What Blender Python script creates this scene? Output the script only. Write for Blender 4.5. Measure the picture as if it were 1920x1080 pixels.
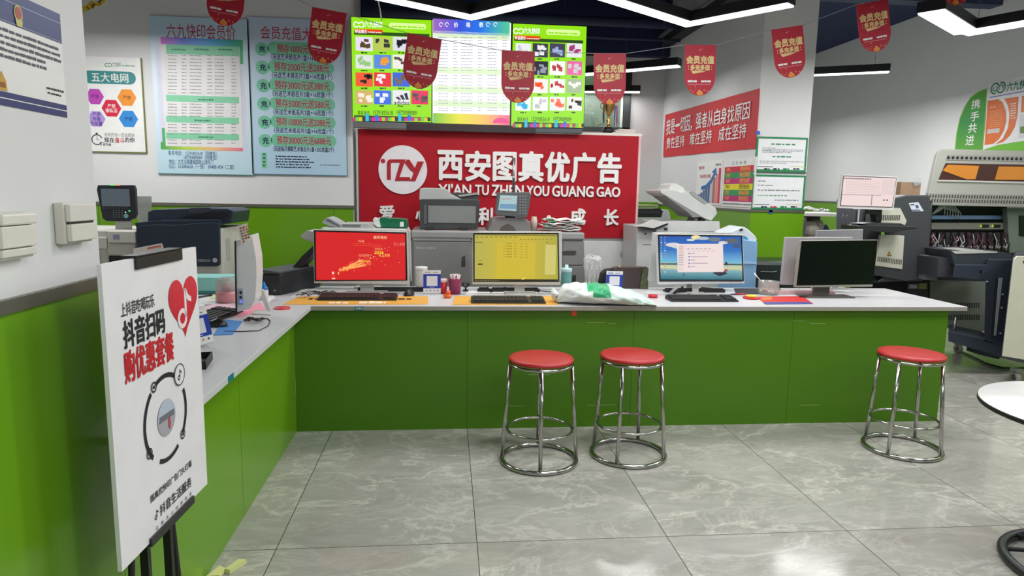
import bpy, math, random
from math import sin, cos, pi, radians as R
from mathutils import Vector as V, Matrix
random.seed(7)
for o in list(bpy.data.objects): bpy.data.objects.remove(o)
SC = bpy.context.scene
COL = SC.collection
# ------------------------------------------------------------------ camera
F, PITCH, ROLL, YAW, H = 1260.0, 0.142197, 0.0178664, 0.0986005, 1.43
_f = V((sin(YAW)*cos(PITCH), cos(YAW)*cos(PITCH), -sin(PITCH)))
_r0 = V((cos(YAW), -sin(YAW), 0)); _u0 = _r0.cross(_f)
CR = _r0*cos(ROLL) + _u0*sin(ROLL); CU = -_r0*sin(ROLL) + _u0*cos(ROLL)
cam = bpy.data.cameras.new('camera'); co = bpy.data.objects.new('camera', cam); COL.objects.link(co)
cam.sensor_width = 36; cam.lens = F/1920*36; cam.clip_end = 100
m = Matrix.Identity(4)
for i in range(3):
    m[i][0], m[i][1], m[i][2] = CR[i], CU[i], -_f[i]
m[2][3] = H
co.matrix_world = m
SC.camera = co
# ------------------------------------------------------------------ world, lights, exposure
SC.view_settings.view_transform = 'Standard'; SC.view_settings.look = 'None'
SC.view_settings.gamma = 1; SC.view_settings.use_curve_mapping = False; SC.view_settings.exposure = 0.0
w = bpy.data.worlds.new('daylight'); SC.world = w; w.use_nodes = True
w.node_tree.nodes['Background'].inputs[0].default_value = (.75, .85, 1, 1)
w.node_tree.nodes['Background'].inputs[1].default_value = 1.1

def area(name, loc, sx, sy, power, rot=(0, 0, 0), col=(1, .995, .985)):
    l = bpy.data.lights.new(name, 'AREA'); l.shape = 'RECTANGLE'; l.size = sx; l.size_y = sy
    l.energy = power; l.color = col
    o = bpy.data.objects.new(name, l); COL.objects.link(o); o.location = loc; o.rotation_euler = rot
    return o
# ceiling lamps of the customer side, behind and above the photographer
for i, (x, y, a) in enumerate(((.9, 2.7, .7), (2.0, 2.5, -.7), (3.7, 2.6, .7), (.8, .2, .7), (1.7, 0, -.7), (3.7, .1, .7), (5.2, 3.4, .7))):
    area('ceiling_lamp_light', (x, y, 2.66), 1.2, .12, 23, (0, 0, a))
# daylight from the shop front behind the photographer
area('shopfront_daylight', (1.5, -2.4, 1.6), 6, 2.2, 10, (R(90), 0, 0), (.92, .96, 1))
# lamps over the machines and the far bay
for x, y, p in ((4.6, 7.4, 34), (4.6, 9.6, 26), (.3, 7.3, 12), (-2.6, 4.9, 30)):
    area('machine_bay_light', (x, y, 2.66), 1.2, .12, p, (0, 0, .7))

# ------------------------------------------------------------------ unprojection onto real planes
def ray(x, y): return _f*F + CR*(x-960) - CU*(y-540)
def at(x, y, Y):
    d = ray(x, y); return V((0, 0, H)) + d*(Y/d.y)
def atz(x, y, Z):
    d = ray(x, y); return V((0, 0, H)) + d*((Z-H)/d.z)
def atx(x, y, X):
    d = ray(x, y); return V((0, 0, H)) + d*(X/d.x)

# ------------------------------------------------------------------ materials
def lin(c):
    c = c/255
    return c/12.92 if c <= .04045 else ((c+.055)/1.055)**2.4
MATS = {}
def mat(name, rgb, rough=.5, metal=0, spec=.5, noise=.04, ns=12, bump=0, coat=0):
    if name in MATS: return MATS[name]
    m = bpy.data.materials.new(name); m.use_nodes = True; nt = m.node_tree; N = nt.nodes; L = nt.links
    b = N['Principled BSDF']; c = [lin(v) for v in rgb] + [1]
    b.inputs['Roughness'].default_value = rough; b.inputs['Metallic'].default_value = metal
    b.inputs['Specular IOR Level'].default_value = spec; b.inputs['Coat Weight'].default_value = coat
    tc = N.new('ShaderNodeTexCoord'); n = N.new('ShaderNodeTexNoise'); n.inputs['Scale'].default_value = ns
    n.inputs['Detail'].default_value = 4; L.new(tc.outputs['Object'], n.inputs['Vector'])
    mx = N.new('ShaderNodeMix'); mx.data_type = 'RGBA'
    mx.inputs[6].default_value = [v*(1-noise*2) for v in c[:3]] + [1]; mx.inputs[7].default_value = [min(1, v*(1+noise*2)) for v in c[:3]] + [1]
    L.new(n.outputs['Fac'], mx.inputs[0]); L.new(mx.outputs[2], b.inputs['Base Color'])
    if bump:
        bp = N.new('ShaderNodeBump'); bp.inputs['Strength'].default_value = bump; bp.inputs['Distance'].default_value = .01
        L.new(n.outputs['Fac'], bp.inputs['Height']); L.new(bp.outputs[0], b.inputs['Normal'])
    MATS[name] = m; return m
def emis(name, rgb, s=1.0):
    if name in MATS: return MATS[name]
    m = bpy.data.materials.new(name); m.use_nodes = True; nt = m.node_tree; b = nt.nodes['Principled BSDF']
    b.inputs['Base Color'].default_value = (.01, .01, .01, 1); b.inputs['Roughness'].default_value = .35
    b.inputs['Emission Color'].default_value = [lin(v) for v in rgb] + [1]; b.inputs['Emission Strength'].default_value = s
    MATS[name] = m; return m
def C(r, g, b, rough=.5, **k): return mat('paint_%d_%d_%d_%d' % (r, g, b, rough*100), (r, g, b), rough, **k)
def E(r, g, b, s=1.0): return emis('glow_%d_%d_%d_%d' % (r, g, b, s*100), (r, g, b), s)
def glass(name, rgb, rough=.05, alpha=.35):
    if name in MATS: return MATS[name]
    m = bpy.data.materials.new(name); m.use_nodes = True; nt = m.node_tree; N = nt.nodes; L = nt.links
    out = N['Material Output']; N.remove(N['Principled BSDF'])
    t = N.new('ShaderNodeBsdfTransparent'); t.inputs[0].default_value = [lin(v) for v in rgb] + [1]
    g = N.new('ShaderNodeBsdfPrincipled'); g.inputs['Base Color'].default_value = [lin(v) for v in rgb] + [1]; g.inputs['Roughness'].default_value = rough
    mx = N.new('ShaderNodeMixShader'); mx.inputs[0].default_value = alpha
    L.new(t.outputs[0], mx.inputs[1]); L.new(g.outputs[0], mx.inputs[2]); L.new(mx.outputs[0], out.inputs[0])
    MATS[name] = m; return m
def ramp_mat(name, stops, axis=2, scale=1.0, off=0.0, e=0, rough=.4, wob=.0):
    """printed colour gradient along one generated axis"""
    if name in MATS: return MATS[name]
    m = bpy.data.materials.new(name); m.use_nodes = True; nt = m.node_tree; N = nt.nodes; L = nt.links
    b = N['Principled BSDF']; b.inputs['Roughness'].default_value = rough
    tc = N.new('ShaderNodeTexCoord'); sp = N.new('ShaderNodeSeparateXYZ'); L.new(tc.outputs['Object'], sp.inputs[0])
    ma = N.new('ShaderNodeMath'); ma.operation = 'MULTIPLY_ADD'; ma.inputs[1].default_value = scale; ma.inputs[2].default_value = off
    L.new(sp.outputs[axis], ma.inputs[0]); src = ma.outputs[0]
    if wob:
        n = N.new('ShaderNodeTexNoise'); n.inputs['Scale'].default_value = 3; L.new(tc.outputs['Object'], n.inputs['Vector'])
        m2 = N.new('ShaderNodeMath'); m2.operation = 'MULTIPLY_ADD'; m2.inputs[1].default_value = wob
        L.new(n.outputs['Fac'], m2.inputs[0]); L.new(src, m2.inputs[2]); src = m2.outputs[0]
    r = N.new('ShaderNodeValToRGB'); L.new(src, r.inputs[0])
    els = r.color_ramp.elements
    while len(els) < len(stops): els.new(.5)
    for el, (p, c) in zip(els, stops): el.position = p
    for el, (p, c) in zip(els, stops): el.color = [lin(v) for v in c] + [1]
    if e:
        b.inputs['Base Color'].default_value = (.01, .01, .01, 1)
        L.new(r.outputs[0], b.inputs['Emission Color']); b.inputs['Emission Strength'].default_value = e
    else: L.new(r.outputs[0], b.inputs['Base Color'])
    MATS[name] = m; return m

WALL = mat('white_wall_paint', (224, 225, 225), .75, noise=.015, ns=2.5)
GREEN = mat('green_gloss_board', (106, 158, 24), .24, noise=.03, ns=1.2)
GREEN_SHADED = mat('green_board_shaded', (74, 120, 20), .3, noise=.03, ns=1.2, spec=.35)  # same green board, darker because the counter front's shade is in the colour
TRIMM = mat('grey_edge_trim', (118, 116, 104), .35, metal=.5)
CEIL = mat('navy_ceiling_paint', (36, 46, 84), .9, noise=.15, ns=2)
WHITE = C(236, 236, 234, .4); BLACK = C(22, 22, 24, .4); DGREY = C(62, 64, 68, .45)
CHROME = mat('chrome_tube', (176, 176, 172), .16, metal=1, noise=.02, ns=8)
STEEL = mat('brushed_steel', (150, 152, 152), .3, metal=.9)

# ------------------------------------------------------------------ mesh builder
_tx = {}
def text_mesh(s, bold=0.0, ext=0.0):
    k = (s, bold, ext)
    if k in _tx: return _tx[k]
    cu = bpy.data.curves.new('t', 'FONT'); cu.body = s; cu.size = 1; cu.offset = bold; cu.extrude = ext; cu.resolution_u = 3
    o = bpy.data.objects.new('t', cu); COL.objects.link(o)
    dg = bpy.context.evaluated_depsgraph_get(); me = bpy.data.meshes.new_from_object(o.evaluated_get(dg))
    vs = [v.co.copy() for v in me.vertices]; fs = [tuple(p.vertices) for p in me.polygons]
    bpy.data.objects.remove(o); bpy.data.curves.remove(cu); bpy.data.meshes.remove(me)
    if not vs: vs = [V((0, 0, 0))]
    x0 = min(v.x for v in vs); x1 = max(v.x for v in vs); y0 = min(v.y for v in vs); y1 = max(v.y for v in vs)
    _tx[k] = (vs, fs, x0, x1, y0, y1); return _tx[k]

class MB:
    def __init__(s): s.v = []; s.f = []; s.mi = []; s.ms = []; s.sm = []; s.T = Matrix.Identity(4)
    def m(s, mt):
        if mt not in s.ms: s.ms.append(mt)
        return s.ms.index(mt)
    def add(s, vs, fs, mt, smooth=False):
        o = len(s.v); i = s.m(mt); s.v += [s.T @ V(v) for v in vs]
        for f in fs: s.f.append([a+o for a in f]); s.mi.append(i); s.sm.append(smooth)
        return s
    def box(s, lo, hi, mt, taper=None):
        x0, y0, z0 = lo; x1, y1, z1 = hi
        vs = [(x0, y0, z0), (x1, y0, z0), (x1, y1, z0), (x0, y1, z0), (x0, y0, z1), (x1, y0, z1), (x1, y1, z1), (x0, y1, z1)]
        return s.add(vs, [(0, 3, 2, 1), (4, 5, 6, 7), (0, 1, 5, 4), (1, 2, 6, 5), (2, 3, 7, 6), (3, 0, 4, 7)], mt)
    def cbox(s, c, d, mt, rot=None):
        c = V(c); d = V(d)/2; M = rot or Matrix.Identity(3)
        vs = [c + M @ V((a*d.x, b*d.y, e*d.z)) for a, b, e in ((-1, -1, -1), (1, -1, -1), (1, 1, -1), (-1, 1, -1), (-1, -1, 1), (1, -1, 1), (1, 1, 1), (-1, 1, 1))]
        return s.add(vs, [(0, 3, 2, 1), (4, 5, 6, 7), (0, 1, 5, 4), (1, 2, 6, 5), (2, 3, 7, 6), (3, 0, 4, 7)], mt)
    def prism(s, loop, off, mt):
        """loop of 3D points swept by vector off"""
        n = len(loop); a = [V(p) for p in loop]; b = [p + V(off) for p in a]
        fs = [list(range(n)), list(range(2*n-1, n-1, -1))] + [((i+1) % n, i, i+n, (i+1) % n+n) for i in range(n)]
        nm = (a[1]-a[0]).cross(a[2]-a[1])
        ar = sum(((a[i]-a[0]).cross(a[(i+1) % n]-a[0]) for i in range(n)), V((0, 0, 0)))
        if ar.dot(V(off)) > 0: fs = [f[::-1] if isinstance(f, list) else tuple(reversed(f)) for f in fs]
        return s.add(a+b, fs, mt)
    def tube(s, pts, r, mt, seg=10, closed=False):
        pts = [V(p) for p in pts]; n = len(pts); vs = []; rr = r if isinstance(r, (list, tuple)) else [r]*n
        up = V((0, 0, 1)); prev = None
        for i, p in enumerate(pts):
            a = pts[(i-1) % n] if (closed or i > 0) else p; b = pts[(i+1) % n] if (closed or i < n-1) else p
            t = (b-a).normalized()
            if prev is None:
                prev = t.cross(V((1, 0, 0)) if abs(t.x) < .8 else up).normalized()
            prev = (prev - t*prev.dot(t)).normalized(); q = t.cross(prev)
            for k in range(seg): vs.append(p + (prev*cos(2*pi*k/seg) + q*sin(2*pi*k/seg))*rr[i])
        fs = []
        for i in range(n if closed else n-1):
            j = (i+1) % n
            for k in range(seg): fs.append((i*seg+k, i*seg+(k+1) % seg, j*seg+(k+1) % seg, j*seg+k))
        if not closed: fs += [list(range(seg))[::-1], list(range((n-1)*seg, n*seg))]
        return s.add(vs, fs, mt, True)
    def lathe(s, prof, c, mt, seg=32, sx=1, sy=1):
        c = V(c); vs = []; n = len(prof)
        for r, z in prof:
            for k in range(seg): vs.append(c + V((r*cos(2*pi*k/seg)*sx, r*sin(2*pi*k/seg)*sy, z)))
        fs = [(i*seg+k, i*seg+(k+1) % seg, (i+1)*seg+(k+1) % seg, (i+1)*seg+k) for i in range(n-1) for k in range(seg)]
        fs += [list(range(seg))[::-1], list(range((n-1)*seg, n*seg))]
        return s.add(vs, fs, mt, True)
    # --- prints on a panel that faces -Y: u to the right, v up, l = layer height
    def q(s, u0, v0, u1, v1, mt, l=1): y = -l*.0006; return s.add([(u0, y, v0), (u1, y, v0), (u1, y, v1), (u0, y, v1)], [(0, 1, 2, 3)], mt)
    def poly(s, pts, mt, l=1): return s.add([(a, -l*.0006, b) for a, b in pts], [list(range(len(pts)))], mt)
    def disc(s, u, v, r, mt, l=1, ry=None, n=32): return s.poly([(u+r*cos(2*pi*k/n), v+(ry or r)*sin(2*pi*k/n)) for k in range(n)], mt, l)
    def arc(s, u, v, r0, r1, a0, a1, mt, l=1, n=24):
        for k in range(n):
            a = R(a0+(a1-a0)*k/n); b = R(a0+(a1-a0)*(k+1)/n)
            s.poly([(u+r0*cos(a), v+r0*sin(a)), (u+r1*cos(a), v+r1*sin(a)), (u+r1*cos(b), v+r1*sin(b)), (u+r0*cos(b), v+r0*sin(b))], mt, l)
        return s
    def rrect(s, u0, v0, u1, v1, r, mt, l=1):
        pts = []
        for cx, cy, a in ((u1-r, v1-r, 0), (u0+r, v1-r, 90), (u0+r, v0+r, 180), (u1-r, v0+r, 270)):
            pts += [(cx+r*cos(R(a+k*15)), cy+r*sin(R(a+k*15))) for k in range(7)]
        return s.poly(pts, mt, l)
    def text(s, t, u0, v0, u1, v1, mt, l=2, bold=0.0, ext=0.0, fit=True):
        vs, fs, x0, x1, y0, y1 = text_mesh(t, 0, ext/max(1e-6, (v1-v0)) if ext else 0)
        sx = (u1-u0)/(x1-x0+1e-9); sy = (v1-v0)/(y1-y0+1e-9)
        if not fit: sx = sy
        if bold:   # heavier weight: the same glyph struck again around its place
            bx = bold*(v1-v0)*1.0; offs = [(0, 0), (bx, 0), (-bx, 0), (0, bx), (0, -bx)] + ([(bx*.7, bx*.7), (-bx*.7, bx*.7), (bx*.7, -bx*.7), (-bx*.7, -bx*.7)] if bold > .025 else [])
        else: offs = [(0, 0)]
        for k, (dx, dy) in enumerate(offs): s.add([(u0+(v.x-x0)*sx+dx, -l*.0006-v.z*(v1-v0)-k*.00005, v0+(v.y-y0)*sy+dy) for v in vs], fs, mt)
        return s
    def vtext(s, t, u0, v0, u1, v1, mt, l=2, bold=0.0):
        n = len(t); h = (v1-v0)/n
        for i, ch in enumerate(t): s.text(ch, u0, v1-(i+.9)*h, u1, v1-(i+.1)*h, mt, l, bold)
        return s
    def dashes(s, u0, v, u1, h, mt, l=2, wd=.012, gap=.3):
        """a line of print too small to read"""
        u = u0
        while u < u1-wd*.5:
            x = min(u1, u+wd*random.uniform(.7, 2.6)); s.q(u, v, x, v+h*random.uniform(.75, 1), mt, l); u = x+wd*gap*random.uniform(.6, 2)
        return s
    # --- pixels of the photograph carried onto a plane at depth Y, swept back by real depth d
    def pxbox(s, x0, y0, x1, y1, Y, d, mt):
        a = at(x0, (y0+y1)/2, Y); b = at(x1, (y0+y1)/2, Y); t = at((x0+x1)/2, y0, Y); o = at((x0+x1)/2, y1, Y)
        return s.box((a.x, Y, o.z), (b.x, Y+d, t.z), mt)
    def pxprism(s, pts, Y, d, mt, fl=False, sh=False):
        q = [at(x, y, Y) for x, y in pts]
        if fl:
            for p, (x, y) in zip(q, pts):
                if y >= 555: p.z = 0
        k = min(p.x for p in q)/Y if sh else 0   # body turned to face the aisle
        return s.prism(q, (d*k, d, 0), mt)
    def build(s, name, par=None, local=False, org=None, bevel=0, minz=None):
        me = bpy.data.meshes.new(name); vs = s.v
        if minz is not None: vs = [V((v.x, v.y, max(v.z, minz))) for v in vs]
        if par is not None and not local:
            M = (Matrix.Translation(par.location) @ par.rotation_euler.to_matrix().to_4x4()).inverted(); vs = [M @ v for v in vs]
        elif par is None and org is None and not local:
            c = V(((min(v.x for v in vs)+max(v.x for v in vs))/2, (min(v.y for v in vs)+max(v.y for v in vs))/2, min(v.z for v in vs))); org = c; vs = [v-c for v in vs]
        elif org is not None and not local: vs = [v-V(org) for v in vs]
        me.from_pydata([tuple(v) for v in vs], [], s.f)
        for mt in s.ms: me.materials.append(mt)
        for p, i, sm in zip(me.polygons, s.mi, s.sm): p.material_index = i; p.use_smooth = sm
        me.update()
        o = bpy.data.objects.new(name, me); COL.objects.link(o)
        if par is not None: o.parent = par
        elif org is not None: o.location = org
        if bevel:
            b = o.modifiers.new('bevel', 'BEVEL'); b.width = bevel; b.segments = 2; b.limit_method = 'ANGLE'; b.angle_limit = R(40)
        return o
def tag(o, label, cat, group=None, kind=None):
    o['label'] = label; o['category'] = cat
    if group: o['group'] = group
    if kind: o['kind'] = kind
    return o
def thing(name, label, cat, loc, rz=0, group=None, rx=0, ry=0):
    o = bpy.data.objects.new(name, None); COL.objects.link(o); o.empty_display_size = .05
    o.location = loc; o.rotation_euler = (rx, ry, rz); return tag(o, label, cat, group)
def struct(name, mb, **k):
    o = mb.build(name, **k); o['kind'] = 'structure'; return o
def dup(root, loc, rz, label, rx=None, ry=None):
    r = root.copy(); COL.objects.link(r); r.location = loc; r.rotation_euler = (rx if rx is not None else root.rotation_euler.x, ry if ry is not None else root.rotation_euler.y, rz); r['label'] = label
    for ch in list(root.children):
        c = ch.copy(); COL.objects.link(c); c.parent = r
        for g in list(ch.children):
            d = g.copy(); COL.objects.link(d); d.parent = c
    return r
CT = .762   # counter top height
# ================================================================== the room
def floor_mat():
    m = bpy.data.materials.new('grey_marble_tile'); m.use_nodes = True; nt = m.node_tree; N = nt.nodes; L = nt.links
    b = N['Principled BSDF']; tc = N.new('ShaderNodeTexCoord'); sp = N.new('ShaderNodeSeparateXYZ'); L.new(tc.outputs['Object'], sp.inputs[0])
    def math(op, a, c=None, d=None):
        n = N.new('ShaderNodeMath'); n.operation = op
        for i, v in enumerate((a, c, d)):
            if v is None: continue
            if isinstance(v, (int, float)): n.inputs[i].default_value = v
            else: L.new(v, n.inputs[i])
        return n.outputs[0]
    def line(src, off, step, wd):
        t = math('FRACT', math('DIVIDE', math('ADD', src, off), step)); d = math('ABSOLUTE', math('SUBTRACT', t, .5))
        return math('GREATER_THAN', d, .5-wd/step/2)
    gx = line(sp.outputs[0], .672+8.02, .802, .0035); gy = line(sp.outputs[1], -2.585+16, 1.6, .0035)
    g = math('MAXIMUM', gx, gy)
    tile = math('ADD', math('FLOOR', math('DIVIDE', math('ADD', sp.outputs[0], 8.692), .802)), math('MULTIPLY', math('FLOOR', math('DIVIDE', math('ADD', sp.outputs[1], 13.415), 1.6)), 7.3))
    cx = N.new('ShaderNodeCombineXYZ'); L.new(sp.outputs[0], cx.inputs[0]); L.new(math('MULTIPLY', sp.outputs[1], 1.9), cx.inputs[1]); L.new(math('MULTIPLY', tile, 3.7), cx.inputs[2])
    def noise(sc, det, dist, rg=.6):
        n = N.new('ShaderNodeTexNoise'); n.inputs['Scale'].default_value = sc; n.inputs['Detail'].default_value = det; n.inputs['Distortion'].default_value = dist; n.inputs['Roughness'].default_value = rg
        L.new(cx.outputs[0], n.inputs['Vector']); return n.outputs['Fac']
    def ridge(n, p, wdt):
        d = math('ABSOLUTE', math('SUBTRACT', n, .5)); return math('POWER', math('MAXIMUM', math('SUBTRACT', 1, math('DIVIDE', d, wdt)), 0), p)
    v1 = ridge(noise(1.2, 10, .5, .62), 3, .04); v2 = ridge(noise(2.7, 10, .7, .68), 2.5, .04)
    mask = noise(2.2, 3, .3)
    vein = math('MINIMUM', math('MULTIPLY', math('ADD', v1, math('MULTIPLY', v2, .55)), math('MULTIPLY', mask, 1.15)), 1)
    cl = noise(2.6, 8, .7, .7)
    r = N.new('ShaderNodeValToRGB'); L.new(cl, r.inputs[0]); e = r.color_ramp.elements
    e[0].position = .3; e[0].color = [lin(v) for v in (150, 149, 141)]+[1]; e[1].position = .72; e[1].color = [lin(v) for v in (176, 175, 167)]+[1]
    m1 = N.new('ShaderNodeMix'); m1.data_type = 'RGBA'; L.new(vein, m1.inputs[0]); L.new(r.outputs[0], m1.inputs[6]); m1.inputs[7].default_value = [lin(v) for v in (206, 204, 195)]+[1]
    m2 = N.new('ShaderNodeMix'); m2.data_type = 'RGBA'; L.new(g, m2.inputs[0]); L.new(m1.outputs[2], m2.inputs[6]); m2.inputs[7].default_value = [lin(v) for v in (70, 70, 64)]+[1]
    L.new(m2.outputs[2], b.inputs['Base Color']); b.inputs['Roughness'].default_value = .13; b.inputs['Specular IOR Level'].default_value = .45
    return m
struct('floor', MB().box((-4.2, -3, -.1), (6.2, 11.8, 0), floor_mat()), org=(0, 0, 0))
CZ = 3.75
cb = MB().box((-4.2, -3, CZ), (6.2, 8.65, CZ+.1), CEIL).box((3.2, 8.65, CZ), (6.2, 11.8, CZ+.1), CEIL); struct('ceiling', cb)
TZ = 1.262
# back wall left of the screens
xw = at(662, 300, 6).x
struct('wall_back', MB().box((-4, 6, 0), (xw, 6.2, CZ), WALL))
b = MB(); x = -4
while x < xw-.01:
    x2 = min(x+.97, xw) if x > -4 else -3.88+.97
    x2 = min(x2, xw); b.box((x+.002, 5.988, 0), (x2-.002, 6, TZ), GREEN); x = x2
struct('trim_1', b)
struct('trim_2', MB().box((-4, 5.978, TZ), (xw+.02, 6.002, TZ+.025), TRIMM))
struct('wall_left', MB().box((-4.2, -3, 0), (-4, 6.2, CZ), WALL))
struct('wall_front', MB().box((-4.2, -3.1, 0), (6.2, -3, CZ), WALL))
# left pier
struct('wall_pier_left', MB().box((-4, -.6, 1.197), (-.88, 1.8, CZ), WALL).box((-4, -.6, 0), (-.885, 1.796, 1.197), WALL))
struct('trim_3', MB().box((-.885, -.6, 0), (-.872, 1.8, 1.172), GREEN).box((-2, 1.796, 0), (-.88, 1.808, 1.172), GREEN))
struct('trim_4', MB().box((-.884, -.6, 1.172), (-.864, 1.81, 1.2), TRIMM))
# right pier
PX, PY = at(1425, 165, 5.8).x, 5.8; PR = at(1520, 220, 5.8).x; PB = 8.45
struct('wall_pier_right', MB().box((PX, PY, 0), (PR, PB, CZ), WALL))
b = MB().box((PX-.012, PY-.012, 0), (PR+.004, PY, 1.29), GREEN).box((PX-.012, PY, 0), (PX, PB-.02, 1.29), GREEN); struct('trim_5', b)
struct('trim_6', MB().box((PX-.02, PY-.02, 1.29), (PR+.006, PY, 1.31), TRIMM).box((PX-.02, PY, 1.29), (PX, PB, 1.31), TRIMM))
# window wall behind the red board
wx0 = at(1010, 200, 8.45).x; wx1 = at(1181, 200, 8.45).x; wz0 = at(1150, 247, 8.45).z; wz1 = at(1150, 128, 8.45).z
b = MB().box((-1.2, 8.45, 0), (wx0, 8.65, 3.1), WALL).box((wx1, 8.45, 0), (PR, 8.65, 3.1), WALL).box((wx0, 8.45, 0), (wx1, 8.65, wz0), WALL).box((wx0, 8.45, wz1), (wx1, 8.65, 3.1), WALL)
struct('wall_window', b)
struct('wall_side', MB().box((-1.2, 6.2, 0), (-1, 8.65, CZ), WALL))
struct('trim_7', MB().box((wx1+.1, 8.43, 0), (PX-.02, 8.45, 1.33), GREEN))
struct('ceiling_beam', MB().box((-1.2, 8.3, 3.1), (PX, 8.65, CZ), CEIL))
wt = thing('window_1', 'dark framed window with green trees outside, beside the lit screens', 'window', ((wx0+wx1)/2, 8.47, wz0)); wt['kind'] = 'structure'
FR = C(52, 56, 56, .4)
b = MB().box((wx1-.09, 8.4, wz0), (wx1, 8.5, wz1), FR).box((wx0, 8.4, wz0), (wx0+.06, 8.5, wz1), FR).box((wx0, 8.4, wz0), (wx1, 8.5, wz0+.05), FR).box((wx0, 8.4, wz1-.06), (wx1, 8.5, wz1), FR)
b.box((wx1-.12, 8.42, wz0), (wx1-.095, 8.48, wz1), C(200, 205, 198, .5)); b.build('window_frame', wt)
MB().box((wx0+.05, 8.435, wz0+.04), (wx1-.08, 8.46, wz1-.05), glass('window_pane', (225, 235, 228), .02, .1)).build('pane', wt)
# trees outside the window
b = MB()
for i in range(520):
    x = random.uniform(-1, 4.5); y = random.uniform(10.4, 11.4); s_ = 0; z = random.uniform(1.2, 4.6)
    s_ = random.uniform(.05, .14); M = Matrix.Rotation(random.uniform(0, 6.3), 3, V((random.random(), random.random(), random.random()+.1)).normalized())
    g = random.choice(((120, 150, 90), (150, 175, 125), (95, 130, 70), (175, 190, 150)))
    b.add([V((x, y, z))+M @ V(p)*s_ for p in ((-1, 0, 0), (-.2, -.5, .1), (1, 0, 0), (-.2, .5, .1))], [(0, 1, 2, 3)], C(*g, .7))
tag(b.build('tree_foliage'), 'pale green foliage seen through the window beside the screens', 'foliage', kind='stuff')
tag(MB().box((-3, 12.4, .0), (6, 12.5, 5), mat('far_hedge', (165, 185, 145), .9, noise=.25, ns=5)).build('hedge'), 'pale green hedge far outside the window behind the foliage', 'hedge')
# right wall and far end
XR = 6.0
struct('wall_right', MB().box((XR, -3, 0), (XR+.2, 11.8, CZ), WALL))
struct('trim_8', MB().box((XR-.012, -3, 0), (XR, 11.6, 1.345), GREEN))
struct('trim_9', MB().box((XR-.02, -3, 1.345), (XR, 11.6, 1.37), TRIMM))
struct('wall_end', MB().box((PR, 11.6, 0), (XR, 11.8, CZ), WALL))
struct('wall_inner', MB().box((PR-.01, 8.4, 0), (PR+.1, 11.6, CZ), WALL))
# ceiling beams, tray and pipes
BEAM = mat('dark_steel_beam', (52, 62, 92), .6, noise=.1)
for nm, pts, r, lab, cat in (
    ('ceiling_beam', [(-.8, 7.2), (6, 7.2)], .09, 'navy painted steel beam crossing high above the window bay', 'beam'),
    ('ceiling_beam', [(-3, 4.4), (6, 4.4)], .09, 'navy painted steel beam crossing above the row of pennants', 'beam')):
    b = MB().box((pts[0][0], pts[0][1]-r, CZ-.22), (pts[1][0], pts[1][1]+r, CZ), BEAM); o = b.build(nm); o['kind'] = 'structure'
b = MB(); p0 = atx(1246, 84, 2.6); p1 = atx(1352, 8, 2.6)
b.box((2.56, p1.y-1, p1.z-.03), (2.70, p0.y, p1.z+.05), C(38, 40, 46, .6)).box((2.52, p1.y-1, p1.z+.05), (2.56, p0.y, p1.z+.075), C(120, 122, 128, .5))
tag(b.build('cable_tray'), 'dark cable tray running along the top of the right pier', 'cable tray')
b = MB()
for xx, yy, zz, r in ((.9, 7.6, 3.3, .05), (1.25, 7.9, 3.2, .02), (1.9, 6.7, 3.5, .03)):
    b = MB().tube([(-.9, yy, zz), (PX-.02, yy, zz)], r, BEAM)
    tag(b.build('ceiling_pipe'), {.05: 'thick navy pipe under the dark ceiling right of the screens', .02: 'thinnest navy pipe under the dark ceiling, lowest of three', .03: 'highest navy pipe close under the dark ceiling'}[r], 'pipe', 'pipes under the ceiling')
b = MB(); b.tube([at(700, -40, 5.6), at(713, 20, 5.75), at(716, 42, 5.93)], .006, C(200, 200, 200, .5)); tag(b.build('hanging_cable'), 'thin white cable dropping behind the left screen top', 'cable')

# ================================================================== ceiling lamps
LZ = 2.65; DIFF = E(255, 255, 255, 3.4); HOUS = C(24, 25, 28, .45); LP = 10.5
def lamp_arm(root, a, b_, wd=.1, power=LP):
    a = V(a); b_ = V(b_); d = (b_-a); L_ = d.length; ang = math.atan2(d.y, d.x); c = (a+b_)/2
    M = Matrix.Rotation(ang, 3, 'Z')
    MB().cbox((c.x, c.y, LZ+.04), (L_, wd+.012, .07), HOUS, M).build('housing', root)
    MB().cbox((c.x, c.y, LZ+.001), (L_-.012, wd-.006, .012), DIFF, M).build('diffuser', root)
    for t in (.12, .88):
        p = a.lerp(b_, t); MB().tube([(p.x, p.y, LZ+.07), (p.x, p.y, CZ)], .0015, C(90, 90, 95, .4), 6).build('suspension_wire', root)
    area('lamp_light', (c.x, c.y, LZ-.012), L_, wd, power, (0, 0, ang))
def arms(lab, segs, pw=LP, wd=.1):
    P = [(atz(*s_[0], LZ), atz(*s_[1], LZ)) for s_ in segs]
    r = thing('linear_pendant_light', lab, 'ceiling light', (P[0][1].x, P[0][1].y, LZ), 0, 'linear pendant lights')
    for a, c in P:
        d = (c-a).normalized(); lamp_arm(r, a, c, wd, pw)
    return r
arms('V-shaped black and white ceiling light in front of the lit screens', [((600, -28), (893, 35)), ((880, 34), (1075, -14))])
arms('V-shaped ceiling light left of the right pier, above the red slogan banner', [((1120, -8), (1285, 44)), ((1278, 48), (1484, 9))])
arms('wide V-shaped ceiling light at the top right, above the large machine', [((1745, 22), (1812, 62)), ((1805, 64), (2060, 20))], 16, .16)
arms('straight ceiling light behind the pennant, ending at the right pier', [((1030, 146), (1274, 124))])
arms('farthest straight ceiling light, low in front of the window', [((960, 172), (1200, 173))])
arms('thin ceiling light seen edge-on against the right white wall', [((1440, 145), (1668, 135))], 14, .07)
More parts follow.
